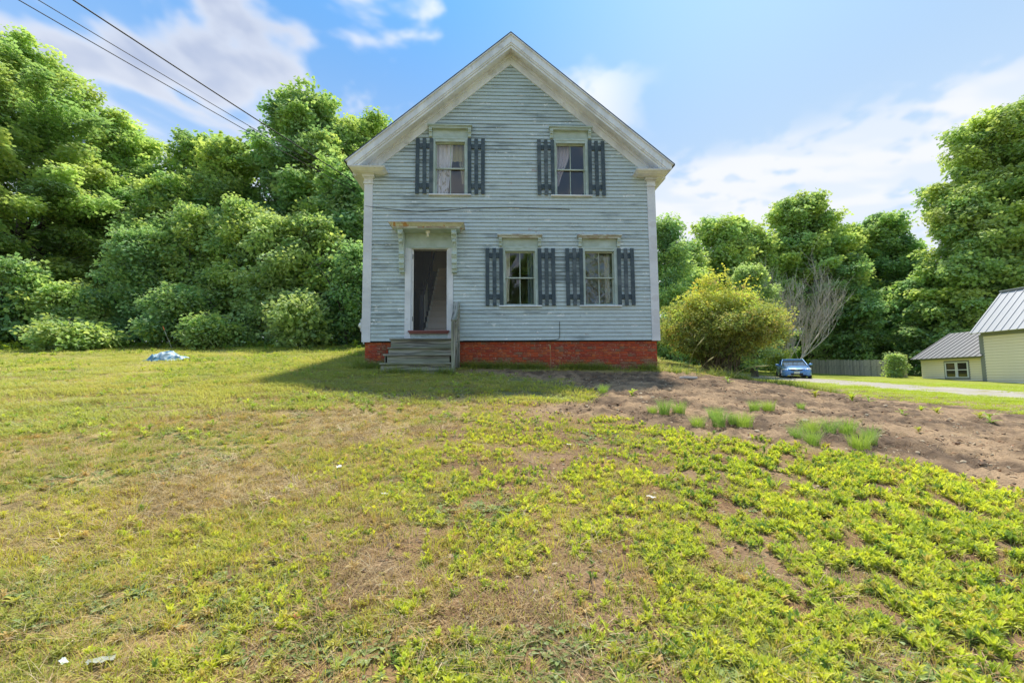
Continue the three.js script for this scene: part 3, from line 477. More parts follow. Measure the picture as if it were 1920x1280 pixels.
curtain(2.50, 2.66, 1.72, 3.05, -0.24, 1.5, cloth(0.78, 0.74, 0.58), 'cream curtain behind the plastic in the lower right window', -0.1, 7);
{
  const g = new THREE.PlaneGeometry(0.80, 1.45, 80, 130), p = g.attributes.position;
  for (let i = 0; i < p.count; i++) { const x = p.getX(i), y = p.getY(i), a = fbm((x * 0.9 + y * 0.8) * 5, (y * 0.6 - x) * 2.2, 4, 321), b = fbm((x - y * 1.1) * 8, (x + y) * 3, 3, 323); p.setZ(i, (Math.abs(a - 0.5) * 0.12 + Math.abs(b - 0.5) * 0.07) * (0.6 + 1.0 * ss(0.2, -0.7, y))); }
  g.translate(2.32, 2.36, -0.185); g.computeVertexNormals(); tag(part(scene, 'plastic_sheet', g, M.film), 'crinkled clear plastic sheet stretched inside the lower right window', 'plastic sheet');
}
// ------------------------------------------------------------------ steps with a rail at the right
{
  const t = thing('wooden_steps', 'weathered grey plank steps with one railing leading up to the front door', 'steps', [0, 0, 0]);
  const T = [[0.735, 0.002, 0.40, -3.08], [0.50, 0.36, 0.68, -3.07], [0.315, 0.64, 0.93, -3.10], [0.10, 0.89, 1.19, -3.13]], xr = -1.50;
  T.forEach(([y, z0, z1, x0], k) => {
    const m = (z0 + z1) / 2; for (const [a, b] of k === 0 ? [[z0, 0.195], [0.2, z1]] : [[z0, m - 0.003], [m + 0.003, z1]]) part(t, 'tread', box(x0 - 0.02 + (k % 2) * 0.01, xr, y - 0.038, y, a, b, 0.005), M.wood);
    const lo = k < 3 ? T[k + 1][0] : -0.25; const yy = [[lo + 0.002, y - 0.04]]; for (const [a, b] of yy) part(t, 'riser', box(x0 + 0.01, xr - 0.005, a, b, z1 - 0.075, z1 - 0.05, 0.003), M.wood);
  });
  for (const [x0, x1] of [[-3.075, -3.035], [-1.56, -1.515]]) part(t, 'stringer', poly([[0, -0.35], [1.13, -0.35], [1.13, 0.05], [0.88, 0.05], [0.88, 0.26], [0.62, 0.26], [0.62, 0.45], [0.34, 0.45], [0.34, 0.69], [0, 0.69]], x0, x1).rotateY(-Math.PI / 2).scale(-1, 1, 1), M.wood);
  part(t, 'post', box(-1.495, -1.40, -0.30, 1.055, 1.10, 1.195, 0.006, true), M.greyWood);
  part(t, 'post', box(-1.475, -1.375, 0.0, 1.64, 0.045, 0.14, 0.006, true), M.greyWood);
  const cap = new RoundedBoxGeometry(0.135, 0.04, 1.30, 1, 0.006); cap.rotateX(Math.atan2(0.60, 1.10)); cap.translate(-1.435, 1.385, 0.625); part(t, 'handrail', uvm(cap, 0, 0, true), M.greyWood);
  for (const dy of [-0.14]) { const r2 = new RoundedBoxGeometry(0.035, 0.13, 1.22, 1, 0.005); r2.rotateX(Math.atan2(0.60, 1.10)); r2.translate(-1.40, 1.385 + dy, 0.625); part(t, 'rail', uvm(r2), M.greyWood); }
  const r3 = new RoundedBoxGeometry(0.035, 0.12, 1.22, 1, 0.005); r3.rotateX(Math.atan2(0.60, 1.10)); r3.translate(-1.40, 0.72, 0.62); part(t, 'rail', uvm(r3), M.greyWood);
  for (const z of [0.36, 0.62, 0.87]) part(t, 'baluster', box(-1.42, -1.385, 0.98 - z * 0.545 - 0.05, 1.60 - z * 0.545, z, z + 0.09, 0.004, true), M.greyWood);
}
// ------------------------------------------------------------------ cables, meter, wires
{
  const c1 = part(scene, 'house_cable', tube([[-3.90, 4.27, 0.03], [-3.55, 4.21, 0.05], [-2.9, 4.15, 0.04], [-2.4, 4.12, 0.035], [-1.8, 4.15, 0.035], [-1.25, 4.215, 0.035], [-0.7, 4.24, 0.035], [0, 4.255, 0.035], [0.8, 4.235, 0.035], [1.55, 4.205, 0.035]], 0.0065, 6), M.cable);
  tag(c1, 'thin dark cable sagging across the clapboards above the door', 'cable');
  const c2 = part(scene, 'house_cable', tube([[1.225, 1.20, 0.032], [1.222, 0.95, 0.034], [1.222, 0.80, 0.034], [1.19, 0.735, 0.034], [1.06, 0.708, 0.034], [0.5, 0.70, 0.032], [-1.3, 0.70, 0.032]], 0.006, 6), M.cable);
  tag(c2, 'short dark cable hanging down to the brick base below the lower windows', 'cable');
  const mt = thing('electric_meter', 'grey electric meter on the left side wall near the front corner', 'electric meter', [-3.885, 0, -0.42]);
  const gm = std({ color: rgb(0.62, 0.63, 0.65), roughness: 0.5, metalness: 0.2 });
  part(mt, 'meter_box', box(-0.13, -0.01, 0.98, 1.32, -0.12, 0.12, 0.012), gm); const dm = new THREE.SphereGeometry(0.085, 18, 12, 0, Math.PI * 2, 0, Math.PI / 2); dm.rotateZ(Math.PI / 2); dm.translate(-0.13, 1.16, 0); part(mt, 'meter_dial', dm, std({ color: rgb(0.72, 0.74, 0.75), roughness: 0.15 }));
  part(mt, 'conduit', [tube([[-0.06, 1.32, 0], [-0.06, 4.9, 0]], 0.024, 8), tube([[-0.06, 0.98, 0.02], [-0.06, 0.66, 0.02]], 0.02, 8)], gm); part(mt, 'junction_box', [box(-0.10, -0.01, 1.40, 1.54, -0.06, 0.08, 0.01), box(-0.09, -0.01, 0.72, 0.86, -0.06, 0.06, 0.01)], gm);
  const wire = (a, b, sag, rad, label) => { const p = []; for (let i = 0; i <= 40; i++) { const u = i / 40; p.push([lerp(a[0], b[0], u), lerp(a[1], b[1], u) - sag * 4 * u * (1 - u), lerp(a[2], b[2], u)]); } tag(part(scene, 'power_line', tube(p, rad, 6), M.cable), label, 'power line'); };
  wire([-4.24, 5.06, -0.35], [-12.7, 7.35, 15], 0.16, 0.0135, 'thick twisted power line, uppermost of those running to the left eave');
  wire([-4.24, 4.80, -0.35], [-12.9, 6.38, 15], 0.12, 0.0085, 'thin wire, lower of the close pair crossing the sky at left');
  wire([-4.24, 4.90, -0.35], [-12.55, 6.42, 15], 0.10, 0.0075, 'thin wire, upper of the close pair crossing the sky at left');
}
// ------------------------------------------------------------------ trees
const barkTex = colourTex(256, 512, (u, v) => { const a = fbm(u * 14, v * 8, 4, 401, 14, 8), b = fbm(u * 40, v * 16, 3, 403, 40, 16); return mix3([0.155, 0.135, 0.115], [0.055, 0.047, 0.040], ss(0.35, 0.65, a * 0.6 + b * 0.4)); }, [2, 0.6]);
const barkM = std({ map: barkTex, roughness: 0.95 });
const leafM = new THREE.MeshPhysicalMaterial({ color: 0xffffff, roughness: 1, transmission: 0.50, thickness: 0, ior: 1.4, side: THREE.DoubleSide });
// one spray of leaves: each leaf a folded, lobed blade of a few faces
function leafSpray(n, len, spread, seed, wide = 0.5, dome = 0.35) {
  const r = RNG(seed), pos = [];
  for (let i = 0; i < n; i++) {
    const a = r() * 6.283, q = Math.sqrt(r()) * spread, yaw = a + (r() - 0.5) * 1.6, L = len * (0.7 + 0.6 * r()), w = L * wide * (0.85 + 0.3 * r());
    const o = new THREE.Object3D(); o.position.set(Math.cos(a) * q, (r() - 0.5) * spread * 0.5 - dome * q * q / spread, Math.sin(a) * q);
    o.rotation.set((r() - 0.5) * 0.9, -yaw + Math.PI / 2, 0.35 + (r() - 0.45) * 0.9, 'YXZ'); o.rotation.set(0.25 + (r() - 0.4) * 1.0, Math.PI / 2 - yaw, (r() - 0.5) * 1.0, 'YXZ'); o.updateMatrix();
    const f = L * 0.10, P = [[0, 0, 0], [-w, f, L * 0.30], [-w * 0.62, f * 0.4, L * 0.62], [0, -f * 0.3, L], [w * 0.62, f * 0.4, L * 0.62], [w, f, L * 0.30]].map((p) => new THREE.Vector3(...p).applyMatrix4(o.matrix));
    for (const [A, B, C] of [[0, 1, 2], [0, 2, 3], [0, 3, 4], [0, 4, 5]]) for (const k of [A, B, C]) pos.push(P[k].x, P[k].y, P[k].z);
  }
  const g = new THREE.BufferGeometry(); g.setAttribute('position', new THREE.Float32BufferAttribute(pos, 3)); g.computeVertexNormals(); return g;
}
const maple = [leafSpray(17, 0.15, 0.42, 11, 0.5, 0.6), leafSpray(16, 0.155, 0.44, 12, 0.5, 0.5), leafSpray(18, 0.145, 0.40, 13, 0.5, 0.7)];
const farLeaf = [leafSpray(16, 0.225, 0.64, 21, 0.5, 0.6), leafSpray(17, 0.22, 0.62, 22, 0.5, 0.5)];
const smallLeaf = [leafSpray(16, 0.055, 0.17, 31, 0.36, 0.2), leafSpray(16, 0.060, 0.18, 32, 0.36, 0.2)];
const midLeaf = [leafSpray(15, 0.125, 0.34, 35, 0.46, 0.6), leafSpray(15, 0.12, 0.32, 36, 0.46, 0.5)];
function crownMesh(parent, list, geos, cols, nm = 'crown') { // list of {p, q, s, c}
  const N = list.length, half = 1, o = new THREE.Object3D();
  const c = new THREE.Color();
  const groups = [[]]; geos = [geos[N % geos.length]]; list.forEach((e, i) => groups[i % half].push(e));
  groups.forEach((L, gi) => {
    const m = new THREE.InstancedMesh(geos[gi], leafM, L.length); m.name = numbered(nm); m.castShadow = m.receiveShadow = true; m.userData.kind = 'stuff';
    L.forEach((e, i) => { o.position.set(...e.p); o.rotation.set(e.r[0], e.r[1], e.r[2], 'YXZ'); o.scale.setScalar(e.s); o.updateMatrix(); m.setMatrixAt(i, o.matrix); m.setColorAt(i, c.setRGB(...e.c)); });
    parent.add(m);
  });
}
// palettes (base colours): deep, middle, young
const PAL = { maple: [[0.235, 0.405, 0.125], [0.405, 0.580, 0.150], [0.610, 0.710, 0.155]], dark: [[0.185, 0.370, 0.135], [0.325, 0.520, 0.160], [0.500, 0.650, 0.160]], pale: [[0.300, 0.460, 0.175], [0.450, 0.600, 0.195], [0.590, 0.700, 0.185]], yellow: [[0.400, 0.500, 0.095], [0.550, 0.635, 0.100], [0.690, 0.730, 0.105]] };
function tree(o) {
  const { x, z, h, rx, base = 0.12, seed, pal = 'maple', leaf = maple, label, name = 'maple_tree', cat = 'tree', group, pads, dens = 1, pr0 = 0.95, lean = [0, 0], shape = 'round', sc = 1, trunkR = 0.09 + h * 0.011, young = 0.35, stems = 1 } = o;
  const r = RNG(seed), gr = thing(name, label, cat, [x, gy(x, z) - 0.05, z], 0, group), C = PAL[pal];
  const y0 = h * base, ch = h - y0, N = pads ?? Math.round(26 + rx * ch * 4.6), list = [], centres = [];
  const prof = (t) => shape === 'round' ? Math.pow(Math.sin(Math.PI * clamp(0.10 + t * 0.86)), 0.55) * lerp(1.04, 0.86, t) : shape === 'cone' ? Math.pow(Math.sin(Math.PI * clamp(0.12 + t * 0.83)), 0.8) * lerp(1.15, 0.42, t) : shape === 'vase' ? 0.45 + 0.65 * Math.sin(Math.PI * Math.min(1, t * 0.72 + 0.06)) : 1;
  // boughs: each a tapering, feathered limb of sprays reaching out to its own length
  const nb = Math.round((40 + rx * ch * 2.5) * (o.nb || 1)), K = 25 * dens / (sc * sc), wide = 0.17 * (o.fat || 1);
  const lobes = Array.from({ length: 10 }, () => [r() * 6.283, r(), 0.15 + r() * 0.35]);
  for (let i = 0; i < nb; i++) {
    const lead = i < 5, t = lead ? 0.80 + 0.14 * r() : Math.pow(r(), 0.9), a = r() * 6.283; let R = prof(t) * rx * (0.66 + 0.60 * Math.pow(r(), 1.4));
    for (const [la, lt, lm] of lobes) R *= 1 + lm * Math.exp(-(((((a - la + 9.42) % 6.283) - 3.1416) / 0.6) ** 2) - ((t - lt) / 0.16) ** 2) - lm * 0.18;
    const pitch = lead ? 1.1 + 0.4 * r() : lerp(0.10, 0.95, Math.pow(t, 1.4)) + (r() - 0.5) * 0.45, L = lead ? Math.min(rx * 0.55, 1.9) * (0.7 + 0.5 * r()) : R / Math.max(0.45, Math.cos(pitch));
    const ty = Math.min(h - 0.1 - 0.5 * r(), y0 + t * ch + 0.25 * L * Math.sin(pitch)), sy = ty - L * Math.sin(pitch), off = lead ? 0.15 * rx : 0, s0 = [lean[0] * t + (r() - 0.5) * off * 2, sy, lean[1] * t + (r() - 0.5) * off * 2], ca = Math.cos(a), sa = Math.sin(a), cp = Math.cos(pitch), sp = Math.sin(pitch);
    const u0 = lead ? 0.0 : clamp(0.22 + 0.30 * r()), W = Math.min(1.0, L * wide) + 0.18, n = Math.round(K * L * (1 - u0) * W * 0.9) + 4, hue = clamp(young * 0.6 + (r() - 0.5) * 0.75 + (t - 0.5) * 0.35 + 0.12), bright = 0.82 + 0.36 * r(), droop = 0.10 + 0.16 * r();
    centres.push([[s0[0] + ca * cp * L * 0.7, s0[1] + sp * L * 0.7 - droop * L * 0.3, s0[2] + sa * cp * L * 0.7], 0.5 * W + 0.2, a, 0.7, t]);
    const bumps = 2 + Math.floor(r() * 3), ph = r() * 6.283;
    for (let k = 0; k < n; k++) {
      const u = u0 + (1.04 - u0) * Math.pow(r(), 0.85), w = W * (1.12 - 0.95 * u) * (0.72 + 0.42 * Math.sin(u * bumps * 6.283 + ph)), g1 = Math.sqrt(-2 * Math.log(1 - r() * 0.995)) * 0.55, g2 = r() * 6.283, loose = r() < 0.2 ? 1 : 0, lat = Math.cos(g2) * g1 * w + loose * (r() - 0.5) * 1.3, up = Math.sin(g2) * g1 + loose * (r() - 0.5) * 1.2, q = L * u;
      const X = s0[0] + ca * cp * q - sa * lat, Z = s0[2] + sa * cp * q + ca * lat, Y = s0[1] + sp * q - droop * L * u * u * 0.6 + up * w * 0.50 - Math.abs(lat) * 0.25 + 0.1;
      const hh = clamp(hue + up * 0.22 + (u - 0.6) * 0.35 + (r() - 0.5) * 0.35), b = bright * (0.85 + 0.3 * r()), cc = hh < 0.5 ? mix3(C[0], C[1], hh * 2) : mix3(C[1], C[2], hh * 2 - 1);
      list.push({ p: [X, Math.max(0.1, Y), Z], r: [sa * 0.35 + (r() - 0.5) * 0.9, r() * 6.283, -ca * 0.35 + (r() - 0.5) * 0.9], s: (0.75 + 0.5 * r()) * (leaf === farLeaf ? 1 : sc), c: cc.map((v) => v * b) });
    }
  }
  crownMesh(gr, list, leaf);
  // trunk and limbs
  const geo = [];
  for (let s = 0; s < stems; s++) {
    const sx = stems > 1 ? (r() - 0.5) * 0.5 : 0, sz = stems > 1 ? (r() - 0.5) * 0.5 : 0, bend = [(r() - 0.5) * h * 0.05 + lean[0] * 0.6 + sx * 5, (r() - 0.5) * h * 0.05 + lean[1] * 0.6 + sz * 3], top = h * (0.62 + 0.2 * r()), pts = [], rad = [], n = 9;
    const at = (u) => [sx + bend[0] * u * u + Math.sin(u * 5 + seed) * 0.012 * h * u, top * u, sz + bend[1] * u * u + Math.cos(u * 4 + seed) * 0.012 * h * u], tr = trunkR / Math.sqrt(stems);
    for (let i = 0; i <= n; i++) { const u = i / n; pts.push(at(u)); rad.push(tr * (1.0 - 0.86 * u) * (1 + 0.5 * Math.exp(-u * 22))); }
    geo.push(tube(pts, rad, 9));
    const nl = Math.min(26, Math.round(centres.length * 0.3 / stems) + 5);
    for (let i = 0; i < nl; i++) {
      const [c, pr] = centres[Math.floor(r() * centres.length)].map((v) => v), u = clamp((c[1] - Math.hypot(c[0], c[2]) * 0.75) / top, 0.12, 0.93), b = at(u), mid = [lerp(b[0], c[0], 0.5) + (r() - 0.5) * 0.4, lerp(b[1], c[1], 0.5) + 0.25 + r() * 0.3, lerp(b[2], c[2], 0.5) + (r() - 0.5) * 0.4], r0 = tr * (1 - 0.86 * u) * 0.55;
      geo.push(tube([b, [lerp(b[0], mid[0], 0.5), lerp(b[1], mid[1], 0.5) + 0.12, lerp(b[2], mid[2], 0.5)], mid, c], [r0, r0 * 0.75, r0 * 0.5, r0 * 0.14], 6));
      for (let k = 0; k < 3; k++) { const e = [c[0] + (r() - 0.5) * pr * 2, c[1] + (r() - 0.3) * pr * 0.8, c[2] + (r() - 0.5) * pr * 2]; geo.push(tube([mid, [lerp(mid[0], e[0], 0.5), lerp(mid[1], e[1], 0.5) + 0.1, lerp(mid[2], e[2], 0.5)], e], [r0 * 0.4, r0 * 0.25, r0 * 0.08], 5)); }
    }
  }
  part(gr, 'trunk', geo, barkM);
  return gr;
}
// left wood, from the far left to the house
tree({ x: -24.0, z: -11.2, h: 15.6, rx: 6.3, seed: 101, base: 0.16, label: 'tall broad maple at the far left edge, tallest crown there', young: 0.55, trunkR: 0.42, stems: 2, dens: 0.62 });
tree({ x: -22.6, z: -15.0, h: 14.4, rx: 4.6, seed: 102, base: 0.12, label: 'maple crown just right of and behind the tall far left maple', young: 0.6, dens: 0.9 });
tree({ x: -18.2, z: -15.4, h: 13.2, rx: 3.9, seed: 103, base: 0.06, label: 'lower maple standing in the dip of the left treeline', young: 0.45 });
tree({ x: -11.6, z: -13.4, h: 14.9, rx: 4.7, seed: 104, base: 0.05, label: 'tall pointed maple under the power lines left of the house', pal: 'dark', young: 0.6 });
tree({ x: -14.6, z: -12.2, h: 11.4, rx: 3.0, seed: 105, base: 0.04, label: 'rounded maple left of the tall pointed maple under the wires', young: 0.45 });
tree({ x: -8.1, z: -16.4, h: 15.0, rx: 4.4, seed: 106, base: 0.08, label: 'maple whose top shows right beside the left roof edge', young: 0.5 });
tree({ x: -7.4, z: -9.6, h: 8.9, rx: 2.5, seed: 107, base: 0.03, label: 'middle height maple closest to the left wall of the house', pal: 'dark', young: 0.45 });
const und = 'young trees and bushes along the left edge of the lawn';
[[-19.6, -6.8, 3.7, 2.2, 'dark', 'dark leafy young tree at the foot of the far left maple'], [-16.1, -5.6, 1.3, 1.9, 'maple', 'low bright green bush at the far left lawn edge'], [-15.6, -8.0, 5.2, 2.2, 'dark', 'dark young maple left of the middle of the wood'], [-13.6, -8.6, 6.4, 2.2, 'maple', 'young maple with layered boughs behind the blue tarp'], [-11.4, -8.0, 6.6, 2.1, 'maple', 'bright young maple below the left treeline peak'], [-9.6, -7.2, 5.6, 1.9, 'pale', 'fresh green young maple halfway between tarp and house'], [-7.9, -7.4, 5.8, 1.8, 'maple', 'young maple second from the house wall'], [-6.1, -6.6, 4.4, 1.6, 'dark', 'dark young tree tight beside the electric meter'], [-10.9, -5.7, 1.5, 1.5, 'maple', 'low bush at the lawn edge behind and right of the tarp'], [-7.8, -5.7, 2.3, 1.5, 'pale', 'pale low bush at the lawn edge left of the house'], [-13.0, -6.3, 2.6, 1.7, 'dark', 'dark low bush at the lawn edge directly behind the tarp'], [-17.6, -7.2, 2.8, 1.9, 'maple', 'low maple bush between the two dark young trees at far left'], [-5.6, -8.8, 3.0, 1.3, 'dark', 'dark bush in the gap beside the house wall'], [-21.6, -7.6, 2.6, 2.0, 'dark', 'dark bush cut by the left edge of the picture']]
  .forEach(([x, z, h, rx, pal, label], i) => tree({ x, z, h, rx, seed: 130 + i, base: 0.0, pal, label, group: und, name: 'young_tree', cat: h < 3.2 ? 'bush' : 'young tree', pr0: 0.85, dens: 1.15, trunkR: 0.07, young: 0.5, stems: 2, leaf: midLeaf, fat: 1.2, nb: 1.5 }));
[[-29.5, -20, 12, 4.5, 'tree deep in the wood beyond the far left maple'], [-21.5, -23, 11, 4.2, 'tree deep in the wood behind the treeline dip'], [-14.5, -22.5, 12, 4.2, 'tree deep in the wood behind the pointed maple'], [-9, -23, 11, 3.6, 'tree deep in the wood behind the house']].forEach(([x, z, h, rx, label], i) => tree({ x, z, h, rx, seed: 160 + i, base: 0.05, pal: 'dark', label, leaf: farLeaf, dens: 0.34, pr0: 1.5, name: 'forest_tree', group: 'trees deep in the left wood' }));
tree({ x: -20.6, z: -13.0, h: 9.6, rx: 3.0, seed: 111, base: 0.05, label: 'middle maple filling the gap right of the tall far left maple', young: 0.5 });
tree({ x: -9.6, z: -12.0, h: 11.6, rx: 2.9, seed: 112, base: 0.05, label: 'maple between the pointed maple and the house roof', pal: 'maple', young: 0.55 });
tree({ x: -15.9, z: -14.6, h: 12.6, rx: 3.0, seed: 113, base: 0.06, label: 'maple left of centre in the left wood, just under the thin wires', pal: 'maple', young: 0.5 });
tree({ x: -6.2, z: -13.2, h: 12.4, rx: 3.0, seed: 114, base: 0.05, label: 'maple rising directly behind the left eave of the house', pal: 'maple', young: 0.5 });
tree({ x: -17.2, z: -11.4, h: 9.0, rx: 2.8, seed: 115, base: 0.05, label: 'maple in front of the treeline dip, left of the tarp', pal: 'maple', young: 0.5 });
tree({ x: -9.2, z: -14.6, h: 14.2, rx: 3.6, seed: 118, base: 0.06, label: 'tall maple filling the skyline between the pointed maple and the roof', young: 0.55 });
// right side
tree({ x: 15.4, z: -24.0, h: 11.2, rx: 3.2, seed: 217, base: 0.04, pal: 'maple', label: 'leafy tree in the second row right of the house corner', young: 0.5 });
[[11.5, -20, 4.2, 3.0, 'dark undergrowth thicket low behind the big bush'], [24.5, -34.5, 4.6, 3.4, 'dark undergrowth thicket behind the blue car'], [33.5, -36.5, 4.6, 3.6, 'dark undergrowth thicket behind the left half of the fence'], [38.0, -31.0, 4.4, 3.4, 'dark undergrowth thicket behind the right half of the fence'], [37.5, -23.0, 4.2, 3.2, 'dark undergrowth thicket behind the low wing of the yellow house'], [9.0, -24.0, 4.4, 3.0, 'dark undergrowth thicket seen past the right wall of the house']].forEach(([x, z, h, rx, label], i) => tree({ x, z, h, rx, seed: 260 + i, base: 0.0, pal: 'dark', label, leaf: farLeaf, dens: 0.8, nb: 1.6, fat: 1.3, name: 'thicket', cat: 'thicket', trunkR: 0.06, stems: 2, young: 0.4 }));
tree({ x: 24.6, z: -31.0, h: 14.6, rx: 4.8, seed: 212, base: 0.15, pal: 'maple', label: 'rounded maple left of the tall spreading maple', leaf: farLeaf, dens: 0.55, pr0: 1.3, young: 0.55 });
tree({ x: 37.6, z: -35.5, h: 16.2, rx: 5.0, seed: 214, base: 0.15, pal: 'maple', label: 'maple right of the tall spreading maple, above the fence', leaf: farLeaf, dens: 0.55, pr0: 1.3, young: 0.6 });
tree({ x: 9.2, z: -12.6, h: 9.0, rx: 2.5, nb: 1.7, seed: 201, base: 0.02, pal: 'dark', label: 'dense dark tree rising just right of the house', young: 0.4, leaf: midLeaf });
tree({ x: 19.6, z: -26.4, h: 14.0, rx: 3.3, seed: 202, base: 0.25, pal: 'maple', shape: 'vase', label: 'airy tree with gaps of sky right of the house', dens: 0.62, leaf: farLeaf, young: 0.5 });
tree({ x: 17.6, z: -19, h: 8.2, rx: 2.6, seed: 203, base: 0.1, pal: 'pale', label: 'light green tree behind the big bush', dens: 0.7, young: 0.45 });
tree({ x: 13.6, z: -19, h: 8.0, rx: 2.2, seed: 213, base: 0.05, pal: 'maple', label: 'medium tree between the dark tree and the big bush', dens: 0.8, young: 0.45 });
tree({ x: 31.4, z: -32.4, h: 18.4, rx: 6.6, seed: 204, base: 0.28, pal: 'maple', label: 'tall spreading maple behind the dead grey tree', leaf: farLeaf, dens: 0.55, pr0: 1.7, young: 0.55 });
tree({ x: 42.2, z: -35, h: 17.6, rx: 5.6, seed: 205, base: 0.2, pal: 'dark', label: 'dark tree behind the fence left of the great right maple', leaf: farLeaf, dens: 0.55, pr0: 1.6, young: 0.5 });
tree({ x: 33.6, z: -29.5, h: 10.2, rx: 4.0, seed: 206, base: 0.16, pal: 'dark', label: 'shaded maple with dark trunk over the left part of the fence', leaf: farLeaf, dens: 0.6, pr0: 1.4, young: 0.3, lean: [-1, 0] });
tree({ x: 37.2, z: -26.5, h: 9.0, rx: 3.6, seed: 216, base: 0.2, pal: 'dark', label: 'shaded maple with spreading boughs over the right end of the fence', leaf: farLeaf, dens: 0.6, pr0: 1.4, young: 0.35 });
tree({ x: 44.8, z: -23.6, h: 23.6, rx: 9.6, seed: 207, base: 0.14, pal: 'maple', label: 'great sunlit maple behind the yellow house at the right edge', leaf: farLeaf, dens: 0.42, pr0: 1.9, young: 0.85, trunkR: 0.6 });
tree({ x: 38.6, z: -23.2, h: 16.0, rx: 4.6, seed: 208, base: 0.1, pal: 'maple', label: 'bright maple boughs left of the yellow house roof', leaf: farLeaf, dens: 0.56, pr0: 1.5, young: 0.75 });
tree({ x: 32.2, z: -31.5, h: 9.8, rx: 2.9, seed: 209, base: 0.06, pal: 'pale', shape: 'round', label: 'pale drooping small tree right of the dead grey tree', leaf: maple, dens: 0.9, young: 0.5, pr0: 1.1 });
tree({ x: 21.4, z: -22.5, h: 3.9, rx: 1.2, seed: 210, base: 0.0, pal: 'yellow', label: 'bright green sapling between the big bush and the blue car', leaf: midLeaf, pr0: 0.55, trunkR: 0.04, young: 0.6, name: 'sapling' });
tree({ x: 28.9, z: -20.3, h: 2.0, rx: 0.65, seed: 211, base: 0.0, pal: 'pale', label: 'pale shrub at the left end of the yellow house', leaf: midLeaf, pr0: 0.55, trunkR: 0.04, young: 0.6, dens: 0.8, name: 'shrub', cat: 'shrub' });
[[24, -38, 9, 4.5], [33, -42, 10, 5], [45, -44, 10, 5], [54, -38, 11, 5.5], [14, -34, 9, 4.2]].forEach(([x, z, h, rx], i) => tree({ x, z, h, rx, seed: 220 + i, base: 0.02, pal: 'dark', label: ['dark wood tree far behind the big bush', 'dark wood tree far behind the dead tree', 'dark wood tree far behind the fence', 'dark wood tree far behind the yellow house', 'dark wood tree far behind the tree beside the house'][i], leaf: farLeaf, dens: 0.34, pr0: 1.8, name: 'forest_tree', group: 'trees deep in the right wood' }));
// across the road, seen only in the window panes
[[-5.5, 33, 17.5, 4.2, 'tree across the road mirrored in the upper left window'], [2.6, 31, 14, 3.8, 'tree across the road mirrored in the lower left panes'], [10.5, 32, 15, 4.0, 'tree across the road mirrored in the lower right panes'], [7.2, 38, 20, 3.4, 'tall tree across the road mirrored in the upper right window']].forEach(([x, z, h, rx, label], i) => tree({ x, z, h, rx, seed: 240 + i, base: 0.05, pal: 'dark', label, leaf: farLeaf, dens: 0.3, pr0: 1.7, name: 'roadside_tree' }));


// the big olive bush right of the house: many arching stems
{
  const r = RNG(301), b = thing('bush', 'big olive green bush with arching thin stems right of the house', 'bush', [6.45, gy(6.45, -2.0) - 0.05, -2.0]), geo = [], list = [];
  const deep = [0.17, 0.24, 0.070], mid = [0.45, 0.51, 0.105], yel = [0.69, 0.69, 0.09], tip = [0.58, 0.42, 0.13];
  for (let i = 0; i < 150; i++) {
    const a = r() * 6.283, shoot = r() < 0.2 ? 1.16 : 1, reach = (0.35 + 1.6 * Math.sqrt(r())) * (shoot > 1 ? 0.9 : 1), hh = 2.58 * Math.sqrt(Math.max(0.06, 1 - (reach / 2.25) ** 2)) * (0.70 + 0.36 * r()) * shoot, s0 = [(r() - 0.5) * 0.9, 0, (r() - 0.5) * 0.9], ex = s0[0] + Math.cos(a) * reach, ez = s0[2] + Math.sin(a) * reach * 0.85, pts = [], droop = 0.2 + 0.35 * r();
    for (let k = 0; k <= 7; k++) { const u = k / 7; pts.push([lerp(s0[0], ex, Math.pow(u, 1.25)), hh * (Math.sin(u * Math.PI * (0.5 + droop * 0.22)) ), lerp(s0[2], ez, Math.pow(u, 1.25))]); }
    geo.push(tube(pts, pts.map((_, k) => 0.013 * (1 - k / 8.5)), 5));
    const n = 46;
    for (let k = 0; k < n; k++) {
      const u = 0.26 + 0.74 * Math.pow(r(), 0.8), f = u * 7, j = Math.min(6, Math.floor(f)), q = f - j, p = [0, 1, 2].map((c) => lerp(pts[j][c], pts[j + 1][c], q)), w = 0.30 * (0.6 + 0.6 * r());
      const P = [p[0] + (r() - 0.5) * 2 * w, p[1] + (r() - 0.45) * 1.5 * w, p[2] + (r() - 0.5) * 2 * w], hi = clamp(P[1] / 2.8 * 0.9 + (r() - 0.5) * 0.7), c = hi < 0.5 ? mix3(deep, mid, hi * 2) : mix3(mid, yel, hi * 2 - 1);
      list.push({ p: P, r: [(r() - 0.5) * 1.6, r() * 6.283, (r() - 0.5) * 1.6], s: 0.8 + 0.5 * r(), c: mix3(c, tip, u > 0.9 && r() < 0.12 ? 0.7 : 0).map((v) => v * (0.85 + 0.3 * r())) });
    }
  }
  crownMesh(b, list, smallLeaf, null, 'foliage'); part(b, 'stem', geo, std({ color: rgb(0.17, 0.13, 0.085), roughness: 0.9 })).userData.kind = 'stuff';
}
